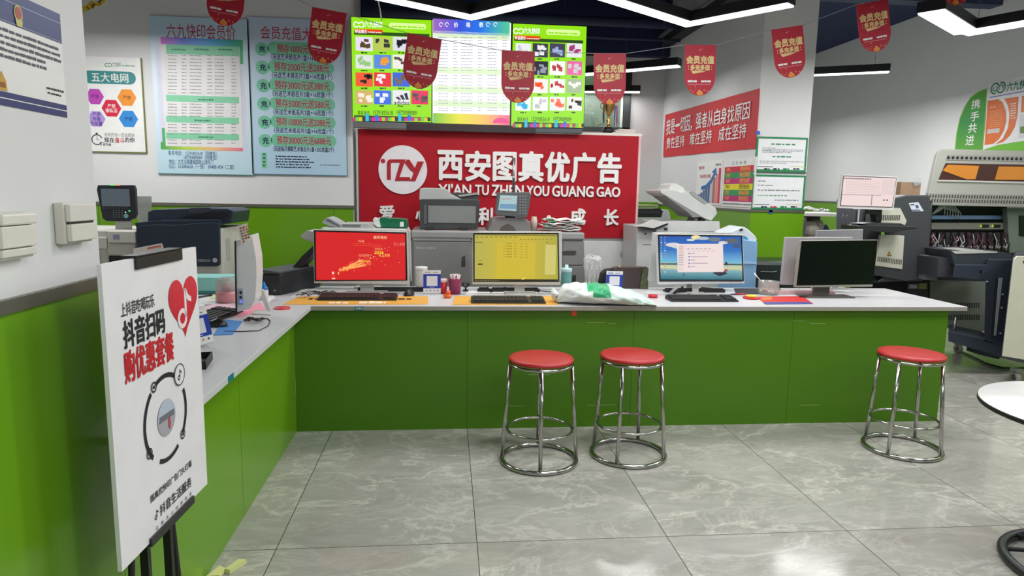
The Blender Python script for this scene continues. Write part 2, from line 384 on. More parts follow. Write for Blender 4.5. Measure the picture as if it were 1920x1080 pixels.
# ================================================================== reception counters
TOPM = mat('white_marble_worktop', (208, 208, 210), .28, noise=.02, ns=4); EDGE = C(150, 147, 138, .5)
cl = thing('reception_counter', 'left run of the green counter with white worktop, beside the left pier', 'counter', (-1.2, 2.9, 0), 0, 'reception counters')
b = MB().box((-1.6, 1.815, CT-.026), (-.771, 4.7, CT), TOPM); b.build('worktop', cl, bevel=.002)
for y0, y1 in ((1.815, 2.87), (2.874, 3.925)): MB().box((-.895, y0, 0), (-.878, y1, CT-.026), GREEN).build('front_panel', cl)
MB().box((-1.58, 1.82, 0), (-1.56, 4.68, CT-.026), WHITE).build('back_panel', cl)
cf = thing('reception_counter', 'long front green counter with white worktop behind the red stools', 'counter', (1.2, 4.3, 0), 0, 'reception counters')
b = MB().box((-.7705, 3.887, CT-.026), (3.277, 4.7, CT), TOPM); b.build('worktop', cf, bevel=.002)
MB().box((-.77, 3.8855, CT-.0255), (3.2765, 3.887, CT-.002), EDGE).build('shaded_edge', cf)  # added grey strip: dimmer light on the worktop's front edge put into colour
for x0, x1 in ((-.876, .125), (.129, 1.136), (1.14, 2.152), (2.156, 3.185)): MB().box((x0-.0012, 3.927, 0), (x1+.0012, 3.945, CT-.026), GREEN_SHADED).build('front_panel', cf)
MB().box((-.87, 3.946, .004), (3.16, 3.95, CT-.03), C(34, 50, 14, .6)).build('backing', cf)
MB().box((3.167, 3.9505, 0), (3.189, 4.66, CT-.026), WHITE).build('end_panel', cf)
b = MB()
for px, py, ln in ((990, 703, 40), (1140, 607, 14), (1100, 760, 55), (950, 762, 35), (1500, 760, 40), (1486, 602, 26), (1520, 607, 30), (1100, 605, 36)):
    a = at(px, py, 3.9265); b.box((a.x, 3.9262, a.z), (a.x+ln*.0033, 3.927, a.z+.002), C(150, 175, 120, .5))
b.build('scratch_mark', cf)
st = at(1076, 586, 3.925); b = MB(); b.box((st.x-.015, 3.922, st.z-.02), (st.x+.015, 3.9268, st.z+.012), C(225, 80, 40, .5)); b.build('orange_sticker', cf)
TEAL = C(20, 120, 130, .4)
a = atz(673, 577, .75); s1 = MB(); s1.box((at(665, 577, 3.886).x, 3.8835, CT-.024), (at(681, 577, 3.886).x, 3.8854, CT-.002), TEAL)
s1.T = Matrix.Translation((at(665, 577, 3.886).x, 3.8833, CT-.024)); s1.text('收银台', .006, .004, .044, .018, WHITE, 1); s1.build('teal_label', cf)
s1 = MB(); yl = atz(427, 702, CT).y; s1.box((-.7715, yl-.03, CT-.024), (-.769, yl+.03, CT-.001), TEAL); s1.build('teal_label', cl)
# ================================================================== stools
def stool():
    t = thing('bar_stool', 'left of the two red-topped chrome stools at the counter centre', 'stool', (.5, 3.42, 0), 0, 'red and chrome stools at the front counter')
    MB().lathe([(.0, .551), (.166, .551), (.172, .555), (.173, .563), (.168, .571), (.15, .574), (0, .576)], (0, 0, 0), mat('red_vinyl', (176, 36, 40), .38, noise=.06, ns=6), 48).build('seat', t, local=True)
    ring = lambda r, z, tr: [(r*cos(2*pi*k/40), r*sin(2*pi*k/40), z) for k in range(40)]
    MB().tube(ring(.166, .538, 0), .0085, CHROME, 8, True).build('seat_ring', t, local=True)
    MB().tube(ring(.174, .18, 0), .0075, CHROME, 8, True).build('foot_ring', t, local=True)
    MB().tube(ring(.2, .0125, 0), .0125, CHROME, 10, True).build('base_ring', t, local=True)
    for k in range(4):
        a = pi/2*k; MB().tube([(.2*cos(a), .2*sin(a), .018), (.162*cos(a), .162*sin(a), .54)], .0105, CHROME, 10).build('leg', t, local=True)
    return t
s0 = stool(); s0.location = (.50, 3.42, 0); s0.rotation_euler.z = R(-6)
dup(s0, (1.005, 3.475, 0), R(58), 'right of the two red-topped chrome stools at the counter centre')
s3 = dup(s0, (2.62, 3.475, 0), R(35), 'red-topped chrome stool standing alone at the right counter end')
# ================================================================== round table
tp = thing('round_table', 'white round bistro table with black edge at the right', 'table', (2.50, 2.19, 0))
MB().lathe([(0, .632), (.433, .632), (.435, .635), (.435, .647), (.433, .65)], (0, 0, 0), C(14, 14, 15, .4), 64).lathe([(0, .6495), (.432, .6495), (.432, .6508), (0, .6508)], (0, 0, 0), C(240, 240, 238, .25), 64).build('tabletop', tp, local=True)
MB().tube([(0, 0, .05), (0, 0, .632)], .03, BLACK, 20).build('column', tp, local=True)
b = MB().tube([(.29*cos(2*pi*k/40), .29*sin(2*pi*k/40), .02) for k in range(40)], .019, C(30, 34, 36, .4), 10, True)
for k in range(10): a = pi/5*k; b.tube([(0, 0, .08), (.12*cos(a), .12*sin(a), .06), (.29*cos(a), .29*sin(a), .022)], .009, C(40, 42, 44, .4), 8)
b.build('base', tp, local=True)
# ================================================================== prints: frame helper
INK = C(30, 34, 40, .5); RED = C(196, 30, 44, .45); GRY = C(120, 122, 124, .6); WT = C(238, 238, 236, .45)
def frame_px(x0, y0, x1, y1, Y):
    """left/right/top/bottom of an upright panel at depth Y from its pixel box"""
    a = at(x0, (y0+y1)/2, Y); b = at(x1, (y0+y1)/2, Y); t = at((x0+x1)/2, y0, Y); o = at((x0+x1)/2, y1, Y)
    return a.x, b.x, o.z, t.z
class PX:
    """maps pixel coordinates of an upright panel to panel u,v (u right, v up)"""
    def __init__(s, Y, ox, oz): s.Y, s.ox, s.oz = Y, ox, oz
    def __call__(s, x, y): p = at(x, y, s.Y); return p.x-s.ox, p.z-s.oz
class PXX:
    """the same for panels on a wall of constant X; sg=+1 when u grows with depth"""
    def __init__(s, X, oy, oz, sg): s.X, s.oy, s.oz, s.sg = X, oy, oz, sg
    def __call__(s, x, y): p = atx(x, y, s.X); return (p.y-s.oy)*s.sg, p.z-s.oz
def ptext(b, P, t, x0, y0, x1, y1, mt, l=2, bold=0.0, ext=0.0):
    u0, v0 = P(x0, y1); u1, v1 = P(x1, y0); b.text(t, u0, v0, u1, v1, mt, l, bold, ext)
def prect(b, P, x0, y0, x1, y1, mt, l=1):
    u0, v0 = P(x0, y1); u1, v1 = P(x1, y0); b.q(u0, v0, u1, v1, mt, l)
def pdash(b, P, x0, y, x1, mt, h=1.6, l=2, wd=2.2):
    u0, v0 = P(x0, y); u1, v1 = P(x1, y); u2, v2 = P(x0, y-h)
    b.dashes(u0, v0, u1, abs(v2-v0), mt, l, abs(u1-u0)/max(1, (x1-x0))*wd, .35)

# ---- blue notice on the left pier (wall of constant X)
XP = -.879
o_ = atx(60, 200, XP); nb = thing('wall_notice', 'white notice with navy bands and a badge on the left pier', 'notice', (XP, o_.y, o_.z), R(90))
P = PXX(XP, o_.y, o_.z, 1); NAVY = C(48, 62, 120, .4); b = MB()
u0, v0 = P(-60, 195); u1, vb = P(126, 221); _, vt = P(110, 26); _, v28 = P(118, 80)
b.box((u0, 0, vb), (u1, .004, vt), WT); b.q(u0, v28, u1, vt, NAVY, 1); b.q(u0, vb, u1, vb+.028, C(40, 50, 112, .4), 1)
b.q(u0, v28-.004, u1, v28-.001, NAVY, 1); b.q(u0, vb+.014, u1, vb+.016, WT, 2); b.q(u0, vt-.022, u1, vt-.020, C(150, 160, 190, .4), 2)
um, vm = P(33, 30); b.disc(um, vm+.004, .014, C(190, 175, 90, .4), 3, .018); b.disc(um, vm+.006, .010, C(170, 60, 50, .4), 4, .012)
b.poly([(um-.012, vm-.008), (um+.012, vm-.008), (um+.009, vm-.021), (um-.009, vm-.021)], C(200, 190, 110, .4), 4)
for k in range(5):
    vv = v28-.022-k*.013; b.dashes(u0+.03 if k else u0+.06, vv, u1-(.01 if k < 3 else .07), .0065, C(90, 94, 104, .6), 2, .008, .3)
b.dashes(u1-.075, vb+.055, u1-.008, .005, INK, 2, .006); b.dashes(u1-.072, vb+.045, u1-.02, .004, INK, 2, .006)
um, vm = P(3, 150); b.poly([(um-.02, vm-.02), (um+.014, vm-.02), (um+.012, vm), (um, vm+.018), (um-.006, vm+.006), (um-.02, vm+.004)], C(205, 160, 60, .5), 2); b.q(um-.02, vm-.014, um+.008, vm-.004, C(150, 90, 40, .5), 3)
b.build('notice_panel', nb, local=True)
# ---- wall boxes on the left pier
CREAM = C(214, 212, 200, .4)
def wallbox(x0, y0, x1, y1, lab, two):
    a = atx((x0+x1)/2, (y0+y1)/2, XP); q0 = atx(x0, (y0+y1)/2, XP); q1 = atx(x1, (y0+y1)/2, XP); zt = atx((x0+x1)/2, y0, XP).z; zb = atx((x0+x1)/2, y1, XP).z
    t = thing('wall_switch_box', lab, 'switch box', (XP, a.y, zb), R(90), None)
    w_ = (q1.y-q0.y)/2; h = zt-zb
    MB().box((-w_, -.022, 0), (w_, 0, h), CREAM).build('back_box', t, local=True, bevel=.003)
    if two:
        MB().box((-w_+.006, -.034, .006), (w_-.002, -.022, h*.48), C(222, 221, 210, .35)).build('lower_plate', t, local=True, bevel=.002)
        MB().box((-w_+.006, -.034, h*.54), (w_-.002, -.022, h-.004), C(224, 222, 214, .35)).build('upper_plate', t, local=True, bevel=.002)
        MB().box((-w_+.008, -.028, h*.48), (w_-.004, -.0225, h*.54), C(60, 55, 50, .6)).build('gap_strip', t, local=True)
    else:
        MB().box((-w_+.004, -.032, h*.26), (w_-.003, -.022, h*.72), C(222, 221, 210, .35)).build('cover', t, local=True, bevel=.002)
        MB().box((-w_+.004, -.036, h*.74), (w_-.003, -.022, h*.98), C(226, 224, 214, .35)).build('hood', t, local=True, bevel=.004)
        MB().box((-w_+.004, -.030, .006), (w_-.003, -.022, h*.23), C(218, 216, 206, .35)).build('lower_cover', t, local=True, bevel=.002)
wallbox(102, 379, 155, 455, 'cream double switch box near the edge of the left pier', True)
wallbox(-30, 398, 42, 486, 'cream socket box at the left picture edge on the pier', False)

# ---- hexagon poster
Y = 5.985
x0, x1, z0, z1 = frame_px(157, 107, 268, 284, Y); hp = thing('rules_poster', 'small white poster with five coloured hexagons', 'poster', ((x0+x1)/2, Y, z0)); P = PX(Y, (x0+x1)/2, z0)
hw = (x1-x0)/2; hh = z1-z0; b = MB().box((-hw-.012, -.0003, 0), (hw, .012, hh), WT)
b.box((hw, -.001, -.004), (hw+.008, .013, hh), C(120, 125, 60, .5)); b.box((-hw, -.001, -.008), (hw+.008, .013, 0), C(120, 125, 60, .5))
GG = C(70, 150, 110, .4)
b.arc(P(200, 122)[0], P(200, 122)[1], .010, .016, 30, 330, GG); b.arc(P(206, 122)[0], P(206, 122)[1], .010, .016, -150, 150, GG); ptext(b, P, '六九快印', 207+4, 117, 226, 125, GG, 2, .01)
pdash(b, P, 229, 124, 253, GG, 2)
u0, v0 = P(157, 156); u1, v1 = P(254, 135); b.rrect(u0, v0, u1, v1, (v1-v0)*.48, C(58, 140, 140, .4)); ptext(b, P, '五大电网', 172, 138, 240, 153, WT, 2, .012)
def hexa(cx, cy, rx, col, lines, tc):
    u, v = P(cx, cy); rr = P(cx+rx, cy)[0]-u; b.poly([(u+rr*cos(pi/3*k), v+rr*sin(pi/3*k)) for k in range(6)], col, 1)
    n = len(lines)
    for i, t in enumerate(lines):
        hgt = 7.2 if n < 4 else 5; yy = cy+(i-(n-1)/2)*hgt*1.2; hw_ = 3.6*len(t); ptext(b, P, t, cx-hw_, yy-hgt/2, cx+hw_, yy+hgt/2, tc, 2, .01)
hexa(178, 181, 17, C(188, 70, 180, .4), ['严禁'], C(120, 40, 130, .5)); hexa(238, 183, 18, C(238, 150, 50, .4), ['严禁'], C(150, 80, 30, .5))
hexa(209, 203, 18.5, C(214, 36, 70, .4), ['严禁', '接私活'], WT); hexa(181, 223, 17, C(176, 150, 220, .4), ['严禁', '传播', '负能量'], C(90, 60, 140, .5)); hexa(241, 223, 18, C(50, 140, 215, .4), ['严禁'], C(30, 70, 140, .5))
u, v = P(182, 262); b.arc(u, v, .036, .044, 20, 320, INK); b.q(u-.008, v+.044, u+.008, v+.056, INK); b.q(u-.002, v, u+.002, v+.028, INK); b.q(u, v-.002, u+.016, v+.002, INK)
ptext(b, P, '将来的你一定会感谢', 196, 250, 252, 256, GRY, 2, .0); ptext(b, P, '现在', 196, 258, 214, 267, INK, 2, .02); ptext(b, P, '奋斗', 216, 258, 233, 268, RED, 2, .02); ptext(b, P, '的你', 235, 258, 252, 267, INK, 2, .02); ptext(b, P, 'Time', 187, 267, 208, 273, INK, 2, .02)
b.build('poster_board', hp, local=True, org=None)

# ---- the two large blue price posters
def poster(x0, y0, x1, y1, nm, lab, group=None):
    a, c, z0, z1 = frame_px(x0, y0, x1, y1, Y); t = thing(nm, lab, 'poster', ((a+c)/2, Y, z0), 0, group); P = PX(Y, (a+c)/2, z0); return t, P, (c-a)/2, z1-z0
PBL = ramp_mat('poster_pale_blue', [(0, (180, 218, 230)), (.35, (205, 228, 240)), (.7, (222, 234, 244)), (1, (196, 224, 242))], 2, .75, 0, wob=.3)
TITLE = C(190, 40, 80, .5); BLUE = C(40, 70, 130, .5); MINT = C(130, 205, 165, .5)
t, P, hw, hh = poster(288, 33, 470, 326, 'price_poster', 'pale blue member price list poster with small table, left of two', 'large blue price posters')
b = MB().box((-hw, 0, 0), (hw, .01, hh), PBL).box((hw, -.001, 0), (hw+.006, .011, hh), C(110, 130, 140, .5)).box((-hw, -.001, -.006), (hw+.006, .011, 0), C(90, 130, 140, .5))
ptext(b, P, '六九快印会员价', 313, 48, 441, 71, TITLE, 2, .0)
RB = ramp_mat('poster_rainbow', [(0, (225, 120, 205)), (.3, (100, 120, 220)), (.62, (60, 160, 215)), (1, (70, 175, 110))], 0, 1.4, .5)
RB2 = ramp_mat('poster_rainbow_low', [(0, (60, 165, 90)), (.3, (190, 215, 80)), (.6, (240, 190, 130)), (1, (235, 90, 150))], 0, 1.4, .5)
prect(b, P, 302, 75, 455, 280, C(214, 216, 234, .5), 1); prect(b, P, 302, 75, 455, 90, RB, 2); prect(b, P, 450, 91, 455, 120, C(80, 175, 120, .5), 1.5); prect(b, P, 305, 240, 310, 269, C(80, 175, 120, .5), 1.5); prect(b, P, 302, 270, 455, 280, RB2, 2)
prect(b, P, 311, 88, 449, 274, C(228, 226, 226, .5), 3)
for yy in (88, 182, 221, 252): prect(b, P, 312, yy, 448, yy+(13 if yy == 88 else 8), MINT, 4)
for cx in (322, 365, 410): pdash(b, P, cx, 94, cx+26, C(70, 130, 110, .6), 3, 5)
for cx, cy in ((372, 188), (365, 227), (372, 258)): pdash(b, P, cx, cy, cx+30, C(70, 130, 110, .6), 3, 5)
TB = C(150, 148, 150, .6)
for y0_, n in ((105, 12), (196, 5), (234, 4), (263, 2)):
    for k in range(n):
        yy = y0_+k*(6.35 if n == 12 else 6 if n < 5 else 5.6)
        for c0, c1, c2 in ((315, 332, 350), (356, 378, 398), (403, 420, 443)):
            pdash(b, P, c0, yy, c1, TB, 1.7, 5); pdash(b, P, c2-9, yy, c2, TB, 1.7, 5)
ptext(b, P, '联系电话：15291853618（同微信）', 316, 284, 406, 291, BLUE, 2); ptext(b, P, '18729089089（同微信）', 345, 292, 407, 299, BLUE, 2)
ptext(b, P, '地址：文艺北路蒙城国际公馆东门', 317, 300, 400, 307, BLUE, 2); ptext(b, P, 'QQ：315006636（一部） 694881454（二部）', 317, 309, 439, 316, BLUE, 2)
b.build('poster_board', t, local=True)
t, P, hw, hh = poster(468, 35, 648, 327, 'price_poster', 'blue poster of deposit offers in mint bubbles, right of two', 'large blue price posters')
PBL2 = ramp_mat('poster_lilac_blue', [(0, (178, 212, 236)), (.5, (196, 222, 238)), (1, (200, 216, 238))], 2, .75, 0, wob=.2)
b = MB().box((-hw, 0, 0), (hw, .01, hh), PBL2).box((hw, -.001, 0), (hw+.006, .011, hh), C(110, 130, 140, .5)).box((-hw, -.001, -.006), (hw+.006, .011, 0), C(90, 130, 150, .5))
ptext(b, P, '会员充值大', 489, 52, 584, 73, TITLE, 2, .0)
DK = C(24, 34, 80, .5); CB = C(120, 200, 165, .5)
rows = [('预存1000元送', '（另送艺术纸名片1盒+16G优盘1个）', 1000), ('预存2000元送288元', '（另送艺术纸名片2盒+16优盘1个）', 0), ('预存3000元送388元', '（另送艺术纸名片3盒+16优盘1个）', 0), ('预存5000元送588元', '（另送艺术纸名片3盒+16优盘1个）', 0), ('预存10000元送2088元', '（另送艺术纸名片5盒+16优盘1个）', 0), ('预存30000元送6888元', '（另送每月领取艺术纸名片1盒+32G优盘2个）', 0)]
for i, (a_, c_, _) in enumerate(rows):
    yc = 92+i*34.3; dx = i*1.3
    u0, v0 = P(502+dx, yc+10); u1, v1 = P(625+dx*.8, yc-10); b.rrect(u0, v0, u1, v1, (v1-v0)*.48, CB)
    u, v = P(491+dx, yc); b.disc(u, v, .055, CB, 1); ptext(b, P, '充', 486+dx, yc-6, 497+dx, yc+6, DK, 2, .03)
    ptext(b, P, a_, (520 if i == 0 else 513)+dx, yc-6.5, (590 if i == 0 else 616)+dx*.7, yc+6.5, TITLE, 2, .012)
    ptext(b, P, c_, 509+dx if i < 5 else 513, yc+12.5, 622+dx*.6, yc+20, DK, 2, .012)
prect(b, P, 491, 286, 500, 315, MINT, 1)
for k, n in enumerate((60, 65, 72, 62, 66)): pdash(b, P, 517, 294+k*5, 517+n, DK, 2.4, 2, 3)
for k in range(4): u, v = P(491+4, 290+k*7); pdash(b, P, 493, 291+k*7, 498, C(60, 110, 90, .5), 4, 2, 5)
pdash(b, P, 600, 310, 637, GRY, 1.8); b.build('poster_board', t, local=True)

# ---- lit screens above the red board
YT = 5.9
GRN = E(150, 232, 20, 1.0); EW = E(252, 252, 255, 1.05); EG = E(60, 100, 40, .6)
def tv(x0, y0, x1, y1, dy, lab):
    a, c, z0, z1 = frame_px(x0, y0, x1, y1, YT); t = thing('display_screen', lab, 'screen', ((a+c)/2, YT, z0), 0, 'lit price screens'); P = PX(YT, (a+c)/2, z0)
    MB().box((-(c-a)/2-.004, .002, -.004), ((c-a)/2+.004, .06, z1-z0+.004), BLACK).build('case', t, local=True); return t, P, (c-a)/2, z1-z0
PICS = [[(235, 225, 245), (90, 70, 40)], [(190, 205, 90), (60, 60, 60)], [(225, 225, 232), (30, 30, 40)], [(200, 210, 240), (40, 60, 120)], [(225, 232, 225), (150, 200, 130)], [(90, 140, 225), (240, 160, 60)], [(240, 238, 230), (90, 70, 60)], [(250, 250, 250), (200, 40, 60)],
        [(250, 90, 50), (40, 20, 20)], [(235, 30, 50), (250, 250, 250)], [(40, 90, 220), (120, 100, 80)], [(230, 200, 205), (160, 40, 60)], [(215, 180, 110), (250, 240, 220)], [(60, 110, 230), (240, 240, 250)], [(235, 235, 240), (40, 40, 60)], [(235, 40, 90), (90, 80, 90)]]
PICS2 = [[(240, 240, 245), (200, 200, 210)], [(60, 60, 70), (240, 240, 245)], [(70, 70, 90), (160, 180, 230)], [(235, 235, 240), (170, 60, 120)], [(60, 80, 190), (230, 235, 250)], [(30, 30, 50), (150, 155, 175)], [(250, 250, 250), (190, 60, 60)], [(240, 100, 170), (210, 210, 210)],
         [(250, 250, 250), (120, 170, 220)], [(250, 240, 240), (250, 90, 40)], [(240, 245, 240), (200, 40, 50)], [(170, 190, 150), (250, 250, 240)], [(240, 245, 250), (60, 190, 230)], [(245, 245, 245), (200, 200, 205)], [(240, 240, 240), (250, 120, 90)], [(240, 240, 235), (40, 35, 30)]]
def sample_screen(x0, y0, x1, y1, lab, pics, brand):
    t, P, hw, hh = tv(x0, y0, x1, y1, 0, lab); b = MB().q(-hw, 0, hw, hh, GRN, 1)
    sx = (x1-x0)/150; Q = lambda x, y: P(x0+(x-660)*sx, y0+(y-35)+(x-660)*.0)
    r = random.Random(len(lab)); um, vm = Q(668, 46)
    b.arc(um, vm, .016, .024, 20, 330, EW, 2); b.arc(um+.042, vm, .016, .024, -150, 170, EW, 2); ptext(b, Q, '六九快印', 684, 41, 717, 51, EW, 2, .02)
    prect(b, Q, 665, 56, 718, 62, E(240, 70, 20, 1), 2); ptext(b, Q, '样品展示', 666, 56, 688, 62, EW, 3, .02); pdash(b, Q, 690, 61, 716, EW, 2, 3)
    u0, v0 = Q(730, 53); u1, v1 = Q(800, 45); b.rrect(u0, v0, u1, v1, (v1-v0)*.45, E(225, 255, 160, 1), 2); pdash(b, Q, 735, 51, 796, GRN, 3.4, 3, 4)
    for yy in (64, 220):  prect(b, Q, 664, yy, 806, yy+.7, EG, 2)
    for i in range(16):
        cx = 667+(i % 4)*35; cy = 70+(i//4)*33.4; prect(b, Q, cx, cy, cx+32, cy+25, E(*pics[i][0], 1), 3)
        for k in range(5):
            ax = cx+2+r.random()*20; ay = cy+2+r.random()*14; u0, v0 = Q(ax, ay+4+r.random()*5); u1, v1 = Q(ax+4+r.random()*8, ay)
            if brand and i == 14: continue
            sh = r.uniform(-.3, .3)*(v1-v0); b.poly([(u0, v0), (u1, v0+sh), (u1, v1+sh), (u0, v1)], E(*pics[i][1], 1), 4)
        pdash(b, Q, cx+10, cy+30, cx+22, EG, 3, 3, 4)
    if brand:
        D = E(30, 34, 60, 1)
        for k in range(3):
            bx = 746+k*7; pts = [Q(bx, 187), Q(bx+5.5, 187), Q(bx+2.5+k*1.2-3, 187-6-k*3.6), Q(bx-3+k*1.2-3, 187-4.2-k*3.6)]; b.poly([(a[0]+.008, a[1]) for a in pts], D, 5)
        ptext(b, Q, 'adidas', 739, 189, 768, 196, D, 5, .02)
    ptext(b, Q, '联系电话', 671, 208, 693, 216, EG, 3, .01); ptext(b, Q, '15291853618', 700, 208, 737, 215, EG, 3, .01); ptext(b, Q, '18729089089', 745, 208, 782, 215, EG, 3, .01)
    cols = [(200, 60, 120), (90, 220, 60), (240, 200, 40), (40, 60, 50), (60, 190, 230), (70, 80, 120), (230, 30, 150), (40, 120, 230), (230, 40, 130), (150, 220, 60)]
    for k in range(24):
        h = 14 if k % 10 == 4 else 11 if k % 10 == 7 else 6+r.random()*2; prect(b, Q, 661+k*6.15, 227-h, 667+k*6.15, 227, E(*cols[k % 10], 1), 4)
    b.build('picture', t, local=True)
sample_screen(660, 35, 809, 227.5, 'left lime green lit screen with sample pictures and three-stripe logo', PICS, True)
t, P, hw, hh = tv(811, 40, 957, 232, 0, 'middle white lit screen with the violet and blue price table')
GR = ramp_mat('screen_top_gradient', [(0, (175, 110, 200)), (.35, (60, 90, 225)), (.6, (40, 120, 235)), (1, (90, 215, 130))], 0, 1.4, .5, e=1.0)
GL = ramp_mat('screen_low_gradient', [(0, (90, 200, 70)), (.35, (235, 230, 70)), (.65, (250, 200, 110)), (1, (240, 90, 160))], 0, 1.4, .5, e=1.0)
b = MB().q(-hw, 0, hw, hh, EW, 1); prect(b, P, 812, 41, 956, 62, GR, 2); prect(b, P, 812, 216, 956, 231, GL, 2)
for x, c_ in ((851, '价'), (874, '格'), (898, '表')): ptext(b, P, c_, x, 42, x+8, 51, EW, 3, .02)
for cx in (827, 838, 915, 929): u, v = P(cx, 46); b.arc(u, v, .012, .017, 0, 300, EW, 3)
for yy in (70, 137, 172, 199): prect(b, P, 813, yy-7, 955, yy, E(225, 245, 205, 1), 2)
ET = E(170, 172, 190, 1)
for yy in [71+k*5.6 for k in range(12)]+[142+k*6 for k in range(5)]+[176+k*6 for k in range(4)]+[203, 208]:
    for c0, c1, c2 in ((822, 840, 858), (864, 886, 904), (914, 932, 950)): pdash(b, P, c0, yy, c1, ET, 1.5, 4); pdash(b, P, c2-8, yy, c2, ET, 1.5, 4)
u, v = P(939, 231); b.poly([(u+.07*cos(pi*k/14), v+.045*sin(pi*k/14)) for k in range(15)], E(240, 80, 150, 1), 3)
b.build('picture', t, local=True)
sample_screen(960, 47, 1097, 238, 'right lime green lit screen with sample pictures, beside the trophy', PICS2, False)
b = MB(); b.pxbox(662, 229, 762, 240, YT-.01, .05, C(110, 112, 112, .4)); b.pxbox(762, 234, 1004, 247, YT+.0, .05, C(48, 34, 38, .5)); b.pxbox(1004, 240, 1092, 249, YT+.01, .06, C(80, 90, 96, .5))
tag(b.build('screen_mounting_rail'), 'grey and dark mounting rail under the three lit screens', 'rail')

# ---- red sign board on its cabinet
a = at(673, 240, 6); YS = 5.985
x0 = a.x; x1 = at(1198, 257, YS).x; zt = at(936, 248.5, YS).z; zb = at(1110, 446, YS).z
sb = thing('sign_board', 'large red company sign with round logo and white raised characters', 'sign', ((x0+x1)/2, YS, 0)); P = PX(YS, (x0+x1)/2, 0); hw = (x1-x0)/2
REDB = mat('red_acrylic_board', (172, 20, 36), .5, noise=.06, ns=2, spec=.25)
MB().box((-hw, 0, zb), (hw, .02, zt), REDB).build('panel', sb, local=True)
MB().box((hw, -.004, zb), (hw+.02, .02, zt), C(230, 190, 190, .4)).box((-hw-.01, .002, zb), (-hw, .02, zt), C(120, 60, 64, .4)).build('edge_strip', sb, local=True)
def letter(t, x0, y0, x1, y1, nm='letter', bold=.034):
    b = MB(); u0, v0 = P(x0, y1); u1, v1 = P(x1, y0); b.text(t, u0, v0, u1, v1, WT, 14, bold, .012); b.build(nm, sb, local=True)
for c_, xa, xb, ya, yb in (('西', 822, 867, 284, 336), ('安', 873, 919, 285, 338), ('图', 925, 967, 287, 338), ('真', 973, 1018, 286, 339), ('优', 1022, 1067, 287, 340), ('广', 1071, 1115, 288, 341), ('告', 1120, 1164, 289, 342)): letter(c_, xa, ya, xb, yb)
for w_, xa, xb in (("XI'AN", 822, 883), ('TU', 891, 916), ('ZHEN', 922, 981), ('YOU', 987, 1029), ('GUANG', 1035, 1112), ('GAO', 1118, 1162)):
    n = len(w_); st_ = (xb-xa)/n
    vs_, fs_, tx0, tx1, ty0, ty1 = text_mesh(w_, .03, 0); k = 0
    letter(w_, xa, 346+(xa-822)*.018, xb, 364+(xb-822)*.014, 'word', .03)
for c_, xa, xb, ya, yb in (('爱', 712, 739, 386, 413), ('心', 780, 806, 388, 414), ('利', 896, 923, 390, 421), ('他', 953, 981, 392, 421), ('成', 1069, 1097, 392, 421), ('长', 1132, 1159, 393, 422)): letter(c_, xa, ya, xb, yb)
for x, y in ((841, 404), (1029, 407)): u, v = P(x, y); b = MB(); b.prism([(u+.018*cos(2*pi*k/20), -.008, v+.018*sin(2*pi*k/20)) for k in range(20)], (0, .008, 0), WT); b.build('dot', sb, local=True)
u, v = P(755.5, 318.5); r_ = (P(801, 318)[0]-P(710, 318)[0])/2; b = MB(); b.prism([(u+r_*cos(2*pi*k/64), -.012, v+r_*sin(2*pi*k/64)) for k in range(64)], (0, .012, 0), C(236, 232, 236, .35)); b.build('logo_disc', sb, local=True)
b = MB(); LR = C(176, 26, 44, .4); yl = -.0125
lk = [0]
def lpoly(pts): lk[0] += .0006; b.prism([V((P(x, y)[0], yl-.004-lk[0], P(x, y)[1])) for x, y in pts], (0, .004+lk[0]/2, 0), LR)
u, v = P(718.5, 302); b.prism([(u+.019*cos(2*pi*k/20), yl-.004, v+.019*sin(2*pi*k/20)) for k in range(20)], (0, .004, 0), LR)
lpoly([(726, 337), (726, 305), (727.5, 301), (731, 299), (752, 299), (752, 305), (735, 305), (733, 307), (733, 337)])
lpoly([(752, 299), (760.5, 299), (749.5, 332), (768, 332), (771, 339), (740.5, 339)]); lpoly([(758, 304), (766, 299.5), (777, 316), (771, 321)])
lpoly([(762, 299.5), (768, 299.5), (778, 315), (783, 303), (795, 303), (779, 339.5), (770, 339.5), (775.5, 325)])
b.build('logo_mark', sb, local=True)
# white cabinet behind and below
cbx = thing('cabinet', 'white cabinet under the right end of the red sign', 'cabinet', (x1-.6, 6.2, 0)); WC = C(206, 208, 204, .45)
MB().box((x0, 6.012, 0), (x1+.02, 6.45, zt-.01), WC).build('body', cbx); MB().box((x0, 5.985, zt), (x1+.03, 6.5, zt+.022), C(232, 226, 214, .4)).build('top_shelf', cbx)
MB().box((x1-.62, 5.99, .1), (x1-.03, 6.012, zb-.03), C(214, 216, 213, .4)).build('door', cbx, bevel=.003)
b = MB(); p = at(1165, 477, 5.985); b.tube([(p.x, 5.985, p.z+.02), (p.x-.012, 5.97, p.z), (p.x, 5.985, p.z-.02)], .003, GRY, 6); b.build('door_pull', cbx)
